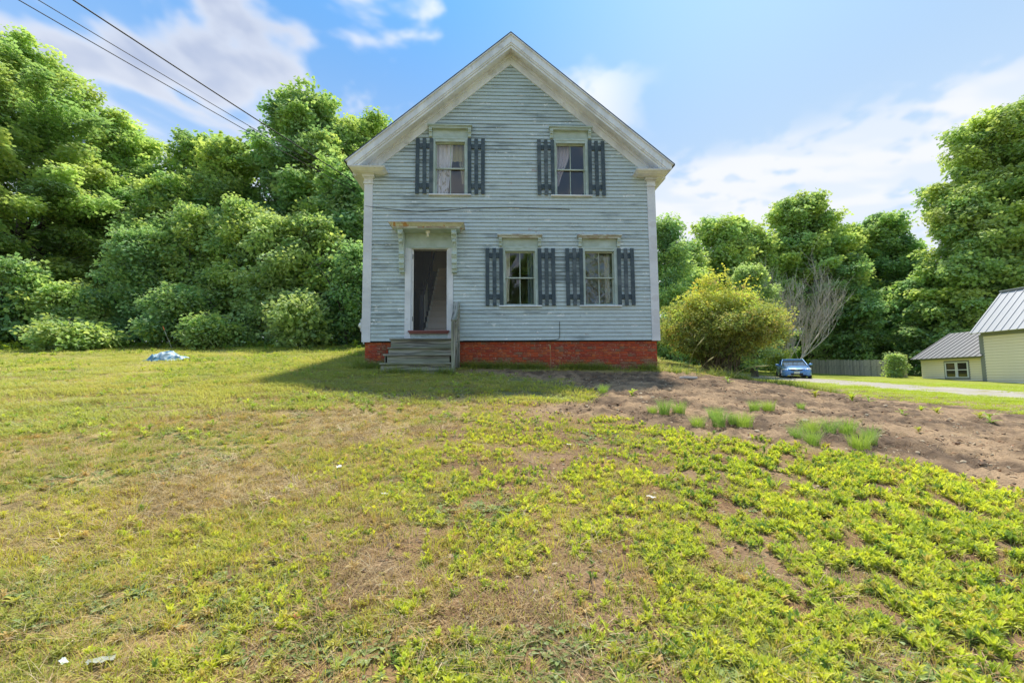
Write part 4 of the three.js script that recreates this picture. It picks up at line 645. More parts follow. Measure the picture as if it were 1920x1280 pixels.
// the dead grey tree
{
  const r = RNG(311), t = thing('dead_tree', 'leafless grey dead tree leaning right behind the big bush', 'dead tree', [21.9, gy(21.9, -22.4) - 0.1, -22.4]), twigs = [], limbs = [];
  const grow = (p, d, len, rad, lvl) => {
    const n = 4, pts = [p], rr = [rad]; let q = [...p], v = d.clone();
    for (let i = 1; i <= n; i++) { v.add(new THREE.Vector3((r() - 0.5) * 0.26, 0.05 + (r() - 0.5) * 0.18, (r() - 0.5) * 0.26)).normalize(); q = [q[0] + v.x * len / n, q[1] + v.y * len / n, q[2] + v.z * len / n]; pts.push(q); rr.push(rad * (1 - 0.62 * i / n)); }
    (lvl < 2 ? limbs : twigs).push(tube(pts, rr, lvl < 2 ? 7 : 4));
    if (lvl >= 4) return;
    const kids = [7, 6, 5, 3][lvl];
    for (let k = 0; k < kids; k++) { const at = pts[1 + Math.floor(r() * n)], e = v.clone().add(new THREE.Vector3((r() - 0.5) * 1.3, 0.25 + r() * 0.5, (r() - 0.5) * 1.3)).normalize(); grow(at, e, len * (0.55 + 0.3 * r()), Math.max(0.008, rad * 0.45), lvl + 1); }
  };
  grow([0, 0, 0], new THREE.Vector3(0.18, 1, 0.0).normalize(), 3.1, 0.12, 0); grow([0.3, 0, 0.2], new THREE.Vector3(0.62, 1, 0.0).normalize(), 3.0, 0.09, 0); grow([-0.2, 0, 0.1], new THREE.Vector3(-0.55, 1, 0.1).normalize(), 2.8, 0.08, 0);
  t.scale.setScalar(1.2); const gm = std({ color: rgb(0.44, 0.40, 0.345), roughness: 0.95 }); part(t, 'trunk', limbs, gm); part(t, 'twigs', twigs, gm).userData.kind = 'stuff';
}
// ------------------------------------------------------------------ what grows on the ground
const bladeM = new THREE.MeshPhysicalMaterial({ color: 0xffffff, roughness: 1, transmission: 0.48, thickness: 0, ior: 1.4, side: THREE.DoubleSide });
const strawM = std({ color: 0xffffff, roughness: 0.9 });
function tuft(n, h, w, spread, lean, seed, segs = 3) { // thin blades bending outwards
  const r = RNG(seed), pos = [];
  for (let i = 0; i < n; i++) {
    const a = r() * 6.283, q = Math.sqrt(r()) * spread, bx = Math.cos(a) * q, bz = Math.sin(a) * q, L = h * (0.55 + 0.6 * r()), out = a + (r() - 0.5) * 2, ln = lean * (0.4 + r()), ww = w * (0.7 + 0.6 * r()), fx = -Math.sin(out), fz = Math.cos(out);
    const at = (u) => [bx + Math.cos(out) * ln * L * u * u, L * u * (1 - 0.28 * ln * u), bz + Math.sin(out) * ln * L * u * u];
    for (let k = 0; k < segs; k++) { const u0 = k / segs, u1 = (k + 1) / segs, A = at(u0), B = at(u1), w0 = ww * (1 - u0 * u0 * 0.9) / 2, w1 = ww * (1 - u1 * u1 * 0.98) / 2, P = [[A[0] - fx * w0, A[1], A[2] - fz * w0], [A[0] + fx * w0, A[1], A[2] + fz * w0], [B[0] + fx * w1, B[1], B[2] + fz * w1], [B[0] - fx * w1, B[1], B[2] - fz * w1]]; for (const m of k === segs - 1 ? [0, 1, 2] : [0, 1, 2, 0, 2, 3]) pos.push(...P[m]); }
  }
  const g = new THREE.BufferGeometry(); g.setAttribute('position', new THREE.Float32BufferAttribute(pos, 3)); g.computeVertexNormals(); return g;
}
function leafy(n, len, wide, rise, seed, stem = 0) { // lance leaves rising from the crown of the plant, folded along the midrib
  const r = RNG(seed), pos = [];
  for (let i = 0; i < n; i++) {
    const a = i * 2.4 + r() * 0.9, L = len * (0.6 + 0.6 * r()), w = L * wide * (0.8 + 0.4 * r()), e = rise * (0.55 + 0.75 * r()), y0 = stem * r(), c = Math.cos(a), s = Math.sin(a);
    const at = (u, v) => { const rad = L * u * Math.cos(e + (u - 0.5) * -0.5), y = y0 + L * u * Math.sin(e + (u - 0.5) * -0.5) + Math.abs(v) * 0.35; return [c * rad - s * v, y, s * rad + c * v]; };
    const pr = [[0.0, 0.12], [0.30, 0.72], [0.62, 1.0], [0.86, 0.62], [1.0, 0.02]];
    for (let k = 0; k < 4; k++) for (const q of [-1, 1]) { const A = at(pr[k][0], 0), B = at(pr[k + 1][0], 0), C = at(pr[k + 1][0], q * w * 0.5 * pr[k + 1][1]), D = at(pr[k][0], q * w * 0.5 * pr[k][1]); for (const P of q > 0 ? [A, B, C, A, C, D] : [A, C, B, A, D, C]) pos.push(...P); }
  }
  const g = new THREE.BufferGeometry(); g.setAttribute('position', new THREE.Float32BufferAttribute(pos, 3)); g.computeVertexNormals(); return g;
}
function scatter(name, geos, mat, list, label, category) {
  const c = new THREE.Color(), o = new THREE.Object3D(), gr = thing(name, label, category); gr.userData.kind = 'stuff';
  geos.forEach((g, gi) => {
    const L = list.filter((_, i) => i % geos.length === gi), m = new THREE.InstancedMesh(g, mat, L.length); m.name = numbered(name + '_patch'); m.castShadow = m.receiveShadow = true; m.userData.kind = 'stuff';
    L.forEach((e, i) => { o.position.set(e.x, gy(e.x, e.z) - 0.008 + (e.dy || 0), e.z); o.rotation.set(e.rx || 0, e.a, e.rz || 0, 'YXZ'); o.scale.set(e.s, e.s * (e.sy || 1), e.s); o.updateMatrix(); m.setMatrixAt(i, o.matrix); m.setColorAt(i, c.setRGB(...e.c)); });
    gr.add(m);
  });
}
{
  const r = RNG(501), ex = -0.54, ez = 11.77, WEED = [], GRASS = [], DRY = [], LOW = [], FAR = [], LITTER = [], FORB = [];
  const spot = (lo, hi, pow) => { const d = lo * Math.pow(hi / lo, Math.pow(r(), pow)), a = (r() - 0.5) * 2.05 + 0.044; return [ex + Math.sin(a) * d, ez - Math.cos(a) * d, d]; };
  const free = (x, z) => !(x > -4.0 && x < 3.95 && z < 0.03 && z > -9.2) && !(x > -3.15 && x < -1.36 && z < 1.22 && z > -0.1);
  const J = (c, k = 0.25) => { const b = 1 - k / 2 + k * r(), g = (r() - 0.5) * 0.10; return [c[0] * b * (1 + g), c[1] * b, c[2] * b]; };
  for (let i = 0; i < 230000; i++) { // upright leafy weeds
    const [x, z, d] = spot(1.35, 11, 0.62), q = cover(x, z); if (!free(x, z)) continue;
    const gap = ss(0.40, 0.56, fbm(x * 7, z * 7, 2, 511) + 0.01);
    if (r() > q.weed * gap * (1 - q.bare * 0.55) * (0.45 + 0.55 * ss(0.0, 1.6, x - (8.2 - z) * 0.3))) continue;
    const big = ss(0.6, 2.2, x), t = clamp(q.pn * 1.2 - 0.1 + (r() - 0.5) * 0.6);
    WEED.push({ x, z, a: r() * 6.283, s: (0.36 + 0.66 * r()) * lerp(0.60, 0.82, big), sy: 0.85 + 0.4 * r(), rx: (r() - 0.5) * 0.4, rz: (r() - 0.5) * 0.4, c: J(r() < 0.08 ? [0.60, 0.50, 0.10] : r() < 0.15 ? [0.20, 0.32, 0.04] : mix3([0.42, 0.52, 0.038], [0.80, 0.80, 0.055], t), 0.4) });
  }
  for (let i = 0; i < 60000; i++) { // grass
    const [x, z, d] = spot(1.35, 13, 0.66), q = cover(x, z); if (!free(x, z)) continue;
    if (r() > q.grass * 0.85 + 0.03 * q.keep) continue;
    const t = clamp(q.pm * 1.3 - 0.15 + (r() - 0.5) * 0.7 + q.dry * 0.3), gold = r() < 0.20 + q.dry * 0.4;
    GRASS.push({ x, z, a: r() * 6.283, s: (0.5 + 0.65 * r()), sy: 0.8 + 0.5 * r(), rx: (r() - 0.5) * 0.5, rz: (r() - 0.5) * 0.5, c: J(gold ? [0.62, 0.45, 0.14] : mix3([0.31, 0.38, 0.055], [0.64, 0.60, 0.070], t)) });
  }
  for (let i = 0; i < 50000; i++) { // dead grass lying over
    const [x, z, d] = spot(1.35, 12, 0.62), q = cover(x, z); if (!free(x, z)) continue;
    if (r() > (q.dry * 0.75 + 0.22 * (1 - q.right) + 0.06) * q.keep + 0.02) continue;
    const red = q.right * r();
    DRY.push({ x, z, dy: 0.006, a: r() * 6.283, s: 0.5 + 0.8 * r(), sy: 0.25 + 0.5 * r(), rx: (r() - 0.5) * 0.9, rz: (r() - 0.5) * 0.9, c: J(mix3(r() < 0.25 ? [0.56, 0.46, 0.28] : [0.40, 0.29, 0.13], [0.25, 0.135, 0.068], red * 0.8), 0.4) });
  }
  for (let i = 0; i < 30000; i++) { // low broad rosettes, duller green
    const [x, z, d] = spot(1.35, 9.5, 0.6), q = cover(x, z); if (!free(x, z)) continue;
    const p = ss(0.50, 0.64, fbm(x * 1.1 + 20, z * 1.1, 3, 513)) * (1 - ss(0.8, 2.2, x)) * 0.8 + q.clover * 0.9; if (r() > p * q.keep * 0.55) continue;
    LOW.push({ x, z, a: r() * 6.283, s: (0.6 + 0.7 * r()) * (q.clover > 0.3 ? 0.75 : 1), sy: 0.7 + 0.5 * r(), rx: (r() - 0.5) * 0.3, rz: (r() - 0.5) * 0.3, c: J(mix3([0.22, 0.32, 0.075], [0.34, 0.42, 0.11], r())) });
  }
  for (let i = 0; i < 26000; i++) { // the lawn farther off
    const [x, z, d] = spot(7.5, 34, 0.9), q = cover(x, z); if (!free(x, z) || r() > (q.grass * (1 - q.dirt) * 0.9 + (x > 12 && q.gravel < 0.5 ? 0.5 : 0)) * (1 - q.clover * 0.5)) continue;
    const t = clamp(q.pm * 1.4 - 0.2 + (r() - 0.5) * 0.5), right = x > 10;
    FAR.push({ x, z, a: r() * 6.283, s: 0.8 + 0.7 * r(), sy: right ? 0.8 : 0.45 + 0.35 * r(), rx: 0, rz: 0, c: J(right ? [0.46, 0.55, 0.035] : mix3([0.34, 0.42, 0.085], [0.62, 0.585, 0.130], clamp(t * 0.6 + (q.pn - 0.3) * 0.9))) });
  }
  for (let i = 0; i < 16000; i++) { // small weeds through the far lawn
    const x = -24 + 25 * r(), z = -5.5 + 12 * r(); if (!free(x, z)) continue; const q = cover(x, z); if (r() > ss(0.45, 0.62, fbm(x * 0.8 + 40, z * 1.3, 3, 519)) * q.keep * (1 - q.bare) * 0.75 * ss(1.2, -0.8, x)) continue;
    FORB.push({ x, z, a: r() * 6.283, s: 0.28 + 0.34 * r(), sy: 0.7 + 0.6 * r(), rx: (r() - 0.5) * 0.4, rz: (r() - 0.5) * 0.4, c: J(mix3([0.26, 0.38, 0.05], [0.60, 0.66, 0.06], r())) });
  }
  for (let i = 0; i < 90000; i++) { // bits of dead leaf, stalk and clod on the bare ground
    const [x, z, d] = spot(1.35, 14, 0.62), q = cover(x, z); if (!free(x, z) || r() > Math.max(q.dirt * 0.55, q.bare * 0.5, 0.22 * q.right)) continue;
    const v = r(); LITTER.push({ x, z, dy: 0.006, a: r() * 6.283, s: (0.35 + 0.9 * r() * r()) * (q.dirt > 0.5 ? 1 + 1.6 * Math.pow(r(), 6) : 1), rx: (r() - 0.5) * 0.7, rz: (r() - 0.5) * 0.7, c: J(v < 0.35 ? [0.42, 0.33, 0.22] : v < 0.75 ? [0.17, 0.11, 0.07] : [0.30, 0.16, 0.085], 0.4) });
  }
  for (let i = 0; i < 1500; i++) { // sparse broad weeds at the back edge of the lawn, and between
    const x = -26 + 23 * r(), z = -6.6 + 5.2 * r() * r(); if (!free(x, z)) continue; if (r() > (ss(-3.2, -5.6, z) + 0.10 * ss(-12, -18, x)) * ss(0.40, 0.62, fbm(x * 0.9, z * 0.9, 2, 517))) continue;
    FORB.push({ x, z, a: r() * 6.283, s: 0.5 + 1.1 * r() * r(), sy: 1.0 + 0.9 * r(), rx: (r() - 0.5) * 0.4, rz: (r() - 0.5) * 0.4, c: J(mix3([0.18, 0.32, 0.03], [0.42, 0.48, 0.03], r())) });
  }
  scatter('leafy_weeds', [leafy(12, 0.075, 0.25, 1.20, 601, 0.03), leafy(11, 0.085, 0.22, 1.25, 602, 0.03), leafy(13, 0.07, 0.26, 1.10, 603, 0.03), leafy(10, 0.085, 0.21, 1.35, 604, 0.035)], bladeM, WEED, 'bright yellow green leafy weeds covering the right foreground', 'weeds');
  scatter('lawn_grass', [tuft(30, 0.060, 0.0042, 0.10, 0.9, 611), tuft(32, 0.052, 0.0046, 0.11, 1.1, 612), leafy(22, 0.042, 0.24, 0.8, 614, 0.02), tuft(26, 0.075, 0.004, 0.09, 0.8, 613)], bladeM, GRASS, 'thin green and golden grass across the left of the lawn', 'grass');
  scatter('dry_grass', [tuft(18, 0.055, 0.0026, 0.09, 2.2, 621, 3), tuft(17, 0.050, 0.0028, 0.10, 2.6, 622, 3), tuft(14, 0.085, 0.0024, 0.09, 2.4, 623, 3)], strawM, DRY, 'dead straw coloured grass lying flat in the left foreground', 'dry grass');
  scatter('low_rosettes', [leafy(8, 0.052, 0.38, 0.45, 631), leafy(9, 0.048, 0.36, 0.55, 632)], bladeM, LOW, 'low dull green rosettes and ground cover in patches of the lawn', 'ground cover');
  scatter('short_grass', [tuft(60, 0.085, 0.009, 0.26, 0.9, 641, 2), tuft(64, 0.09, 0.010, 0.28, 1.0, 642, 2)], bladeM, FAR, 'short lawn grass farther off, beside the house and along the drive', 'grass');
  const chip = (L, w, seed) => { const q = RNG(seed), P = [[-L, 0, 0], [0, 0.006, -w], [L, 0.002, 0], [0.1 * L, 0.009, w]].map((p) => p.map((v) => v * (0.8 + 0.4 * q()))), g = new THREE.BufferGeometry(); g.setAttribute('position', new THREE.Float32BufferAttribute([0, 1, 2, 0, 2, 3, 0, 3, 1, 1, 3, 2].flatMap((k) => P[k]), 3)); g.computeVertexNormals(); return g; };
  const clod = new THREE.IcosahedronGeometry(0.015, 1); { const v = clod.attributes.position; for (let i = 0; i < v.count; i++) { const k = 0.75 + 0.5 * vn(v.getX(i) * 120, v.getY(i) * 120 + v.getZ(i) * 70, 9); v.setXYZ(i, v.getX(i) * k, v.getY(i) * k, v.getZ(i) * k); } clod.computeVertexNormals(); } clod.scale(1.2, 0.8, 1);
  scatter('litter', [chip(0.028, 0.007, 1), chip(0.018, 0.012, 2), clod, chip(0.05, 0.0022, 3)], strawM, LITTER, 'crumbs of soil, dead leaf and stalk on the bare ground', 'litter');
  scatter('lawn_weeds', [leafy(13, 0.12, 0.34, 0.85, 651, 0.08), leafy(12, 0.13, 0.30, 0.9, 652, 0.09)], bladeM, FORB, 'leafy weeds dotted through the left lawn and its back edge', 'weeds');
  // long grass against the bricks and steps, and under the bush
  const TALL = []; for (let i = 0; i < 1700; i++) { const u = r(), side = r(); let x, z; if (side < 0.55) { x = lerp(-1.3, 3.95, u); z = 0.05 + 0.22 * r() * r(); } else if (side < 0.72) { x = lerp(-4.0, -3.0, u); z = 0.05 + 0.5 * r(); } else if (side < 0.80) { x = lerp(-3.1, -1.4, u); z = 1.22 + 0.1 * r(); } else { x = lerp(3.9, 9.2, u); z = 0.35 - 0.2 * (x - 3.9) + (r() - 0.5) * 0.7; } const pp = fbm(x * 2, z * 2 + 5, 2, 515); if (r() > ss(0.3, 0.62, pp) + 0.12) continue; TALL.push({ x, z, a: r() * 6.283, s: 0.55 + 0.9 * r() * (side >= 0.8 ? 1.3 : 1), sy: 1, rx: (r() - 0.5) * 0.3, rz: (r() - 0.5) * 0.3, c: J(mix3([0.20, 0.31, 0.04], [0.40, 0.42, 0.06], r())) }); }
  scatter('long_grass', [tuft(14, 0.20, 0.005, 0.06, 0.9, 661, 4), tuft(12, 0.26, 0.005, 0.05, 1.0, 662, 4)], bladeM, TALL, 'long uncut grass along the brick base, steps and big bush', 'grass');
}
// single tufts and plants on the bare patch
{
  const r = RNG(701), fine = (seed, n = 300, h = 0.25, sp = 0.085) => tuft(n, h, 0.0034, sp, 0.5, seed, 3), T = [fine(711), fine(712, 320, 0.22, 0.10), fine(713, 260, 0.27, 0.07)];
  const gm = [[0.34, 0.50, 0.07], [0.40, 0.54, 0.07], [0.30, 0.46, 0.08]].map((c) => { const m = bladeM.clone(); m.color.setRGB(...c); return m; });
  const g0 = 'fine green grass tufts standing on the bare dirt';
  [[1.47, 3.54, 0.95, 'fine grass tuft nearest the house wall on the dirt'], [1.86, 4.98, 0.7, 'low pale grass tuft left of the tuft pair'], [2.02, 5.02, 1.1, 'left tuft of the pair of upright fine grass tufts'], [2.25, 5.0, 1.05, 'right tuft of the pair of upright fine grass tufts'], [2.21, 5.71, 0.9, 'narrow fine grass tuft below the tuft pair'], [2.51, 5.69, 1.15, 'broad fine grass tuft at the left end of the middle clump'], [2.62, 5.35, 0.95, 'fine grass tuft at the back of the middle clump'], [2.83, 5.74, 1.1, 'fine grass tuft at the right end of the middle clump'], [2.74, 5.62, 0.8, 'small fine grass tuft inside the middle clump'], [3.55, 4.78, 0.9, 'left of two small grass tufts behind the middle clump'], [3.82, 4.69, 0.95, 'right of two small grass tufts behind the middle clump'], [3.11, 6.37, 0.85, 'small upright grass tuft at the top edge of the leafy weeds'], [3.15, 6.59, 1.0, 'grass tuft touching the leafy weeds'], [3.50, 6.08, 1.1, 'tall fine grass tuft at the back of the front clump'], [3.72, 6.12, 1.0, 'fine grass tuft in the middle of the front clump'], [3.97, 6.1, 1.1, 'fine grass tuft at the right of the front clump'], [3.6, 6.73, 1.1, 'drooping fine grass tuft at the front of the front clump'], [3.92, 6.5, 1.05, 'leaning fine grass tuft right in the front clump'], [4.36, 4.68, 0.6, 'tiny grey green tuft alone on the right dirt']]
    .forEach(([x, z, s, label], i) => { const m = part(scene, 'grass_tuft', T[i % 3], gm[i % 3]); m.position.set(x, gy(x, z) - 0.01, z); m.rotation.y = i * 1.7; m.scale.setScalar(s * 0.95); tag(m, label, 'grass tuft', g0); });
  const lf = [leafy(13, 0.15, 0.34, 0.85, 721, 0.10), leafy(11, 0.17, 0.30, 0.75, 722, 0.13), leafy(15, 0.13, 0.36, 0.9, 723, 0.09)], lm = [[0.46, 0.56, 0.04], [0.34, 0.46, 0.06], [0.56, 0.58, 0.05]].map((c) => { const m = bladeM.clone(); m.color.setRGB(...c); return m; });
  [[1.93, 3.77, 0.85, 'yellow leafed weed on the dirt below the brick corner'], [4.6, 2.0, 0.8, 'small leafy weed on the dirt in front of the big bush'], [5.9, 2.9, 1.0, 'dark leafy weed on the dirt before the blue car'], [6.5, 3.1, 1.15, 'bright tall leafy weed on the dirt before the fence'], [7.0, 2.9, 0.8, 'leafy weed right of the bright tall weed'], [7.3, 4.0, 0.95, 'leafy weed in the row along the right dirt edge'], [7.5, 3.5, 0.75, 'small leafy weed behind the right row'], [7.7, 4.5, 0.95, 'leafy weed nearest the right edge of the picture'], [8.2, 3.9, 1.0, 'leafy weed between the right row and the drive'], [8.6, 4.6, 0.9, 'leafy weed low on the right dirt edge'], [6.2, 4.5, 0.6, 'single small leafy weed amid the right dirt'], [5.2, 5.8, 0.5, 'seedling alone between the dirt and the leafy weeds']]
    .forEach(([x, z, s, label], i) => { const m = part(scene, 'leafy_weed', lf[i % 3], lm[i % 3]); m.position.set(x, gy(x, z) - 0.01, z); m.rotation.y = i * 2.1; m.scale.setScalar(s); tag(m, label, 'weed', 'leafy weeds standing alone on the dirt'); });
  // arching seed stalks by the brick corner, a stake, tarp, slab, scraps
  const stalk = (x, z, h, dx, label) => { const p = []; for (let k = 0; k <= 8; k++) { const u = k / 8; p.push([dx * u * u, h * (u - 0.35 * u * u * u * (Math.abs(dx) > 0.5 ? 1 : 0.2)), 0.1 * u]); } const g = [tube(p, p.map((_, k) => 0.005 * (1 - k / 10)), 5)]; const e = p[8], f = p[6]; g.push(tube([f, [lerp(f[0], e[0], 0.5), lerp(f[1], e[1], 0.5), lerp(f[2], e[2], 0.5)], e], [0.006, 0.016, 0.004], 6)); const t = part(scene, 'seed_stalk', g, std({ color: rgb(0.46, 0.42, 0.18), roughness: 0.9 })); t.position.set(x, gy(x, z) - 0.02, z); tag(t, label, 'grass stalk'); };
  stalk(4.55, 0.15, 1.0, 0.42, 'tall pale seed stalk beside the right brick corner'); stalk(5.6, 0.4, 0.55, 0.9, 'low pale stalk arching right under the big bush'); stalk(0.95, 0.16, 0.72, -0.02, 'thin pale stalk rising in front of the bricks below the pair of windows'); stalk(4.75, 0.35, 0.5, 0.35, 'short bent stalk between brick corner and big bush');
}
{
  const r = RNG(731), g = new THREE.PlaneGeometry(1.08, 0.62, 60, 36), p = g.attributes.position; g.rotateX(-Math.PI / 2);
  for (let i = 0; i < p.count; i++) { const x = p.getX(i), z = p.getZ(i), edge = ss(0.575, 0.30, Math.abs(x - 0.06)) * ss(0.31, 0.10, Math.abs(z)), w = 1 - Math.abs(fbm(x * 3.1 + 3, z * 4 + x, 3, 741) - 0.5) * 3.2, hump = 0.15 * Math.exp(-(((x - 0.05) / 0.26) ** 2)) + 0.10 * Math.exp(-(((x + 0.34) / 0.13) ** 2)) + 0.05; p.setXYZ(i, x + (fbm(z * 5, x * 3, 2, 745) - 0.5) * 0.22, 0.012 + edge * (hump * 0.62 + 0.075 * w + 0.05 * (1 - Math.abs(fbm(x * 7 + z * 5, z * 3 - x * 2, 3, 755) - 0.5) * 5)) + 0.02 * fbm(x * 12, z * 12, 2, 749) * edge, z + (fbm(x * 5, z * 3, 2, 747) - 0.5) * 0.24); }g.computeVertexNormals();
  const tt = colourTex(256, 256, (u, v) => { const a = fbm(u * 8, v * 5, 4, 751, 8, 5); return mix3([0.42, 0.52, 0.58], [0.10, 0.25, 0.36], ss(0.42, 0.62, a)); });
  const m = part(scene, 'tarp', g, std({ map: tt, roughness: 0.45, side: THREE.DoubleSide })); m.position.set(-9.7, gy(-9.7, -1.42) + 0.02, -1.42); m.rotation.set(0.155, 0.05, 0); tag(m, 'crumpled pale blue tarp lying on the left lawn', 'tarp');
  const st = thing('marker_stake', 'thin leaning stake with an orange tip before the left wood', 'stake', [-12.0, gy(-12.0, -5.0), -5.0]); st.rotation.z = 0.42;
  part(st, 'shaft', tube([[0, -0.1, 0], [0, 0.78, 0]], 0.012, 6), M.greyWood); part(st, 'tip', tube([[0, 0.78, 0], [0, 0.92, 0]], 0.016, 6), std({ color: rgb(0.75, 0.20, 0.06), roughness: 0.6 }));
  const sl = part(scene, 'flat_stone', (() => { const q = new RoundedBoxGeometry(0.36, 0.06, 0.2, 2, 0.02), v = q.attributes.position; for (let i = 0; i < v.count; i++) v.setY(i, v.getY(i) + (fbm(v.getX(i) * 9, v.getZ(i) * 9, 2, 761) - 0.5) * 0.03); q.computeVertexNormals(); return uvm(q); })(), std({ color: rgb(0.46, 0.44, 0.42), roughness: 0.9 })); sl.position.set(3.95, gy(3.95, 1.5) + 0.03, 1.5); sl.rotation.y = 0.3; tag(sl, 'pale flat stone slab on the ground right of the brick corner', 'stone');
  const scrap = (x, z, s, col, label, cat, name) => { const q = new THREE.PlaneGeometry(0.10 * s, 0.045 * s, 10, 5), v = q.attributes.position; q.rotateX(-Math.PI / 2); for (let i = 0; i < v.count; i++) { v.setY(i, 0.03 * s * Math.abs(fbm(v.getX(i) * 40, v.getZ(i) * 40, 2, 771 + s * 3) - 0.4)); v.setX(i, v.getX(i) + (fbm(v.getZ(i) * 60, i, 1, 5) - 0.5) * 0.012); } q.computeVertexNormals(); const m = part(scene, name, q, std({ color: rgb(...col), roughness: 0.8, side: THREE.DoubleSide })); m.position.set(x, gy(x, z) + 0.025, z); m.rotation.y = x * 7; tag(m, label, cat); };
  scrap(-2.33, 9.70, 0.5, [0.55, 0.60, 0.57], 'small whitish paper scrap in the bottom left corner', 'paper scrap', 'paper_scrap'); scrap(-2.18, 9.70, 0.95, [0.30, 0.31, 0.24], 'torn grey green scrap in the bottom left corner', 'scrap', 'torn_scrap');
  scrap(-1.97, 7.4, 1.0, [0.66, 0.65, 0.62], 'pale dead leaf in the middle of the left lawn', 'dead leaf', 'dead_leaf'); scrap(-1.41, 8.0, 0.7, [0.68, 0.66, 0.62], 'small white dead leaf left of the leafy weeds', 'dead leaf', 'dead_leaf'); scrap(-1.48, 9.46, 0.6, [0.48, 0.20, 0.07], 'orange brown dead leaf near the bottom of the lawn', 'dead leaf', 'dead_leaf'); scrap(0.72, 8.1, 0.8, [0.60, 0.56, 0.50], 'pale dead leaf among the leafy weeds', 'dead leaf', 'dead_leaf'); scrap(0.32, 6.6, 0.8, [0.64, 0.63, 0.60], 'pale dead leaf at the top edge of the leafy weeds', 'dead leaf', 'dead_leaf');
}
// ------------------------------------------------------------------ fence, car, yellow house
{
  const f = thing('fence', 'weathered grey board fence beyond the drive', 'fence', [30, 0, -30.6]), r = RNG(801), gs = [0, 1, 2, 3].map((k) => box(-0.012, 0.012, 0, 1.32, -0.066, 0.066, 0.004, true)), fenceTex = colourTex(256, 512, (u, v) => { const a = fbm(u * 30, v * 3, 4, 811, 30, 3), b = fbm(u * 5, v * 5, 3, 813, 5, 5); return mix3([0.72, 0.67, 0.61], [0.36, 0.33, 0.30], clamp(a * 0.9 + (b - 0.5) * 0.6)); }, [1, 0.6]), ms = [1, 0.82, 1.0, 0.66].map((k) => std({ map: fenceTex, color: rgb(k, k * 0.98, k * 0.95), roughness: 0.95 }));
  for (let i = 0; i < 72; i++) { const z = i * 0.141, y = gy(30, -30.6 + z), m = part(f, 'plank', gs[i % 4], ms[Math.floor(r() * 4)]); m.position.set((r() - 0.5) * 0.015, y - 0.05, z); m.scale.y = 0.97 + 0.08 * r() - (r() < 0.04 ? 0.12 : 0); m.rotation.x = (r() - 0.5) * 0.02; }
  for (const hgt of [0.25, 1.0]) { const a = gy(30, -30.6), b = gy(30, -20.5); const g = new THREE.BoxGeometry(0.04, 0.09, 10.1); g.rotateX(Math.atan2(a - b, 10.1)); g.translate(0.04, (a + b) / 2 + hgt, 5.0); part(f, 'rail', uvm(g), M.greyWood); }
  for (let k = 0; k < 5; k++) part(f, 'post', box(0.06, 0.15, gy(30, -30.6 + k * 2.45) - 0.3, gy(30, -30.6 + k * 2.45) + 1.2, k * 2.45, k * 2.45 + 0.09, 0.005, true), M.greyWood);
}
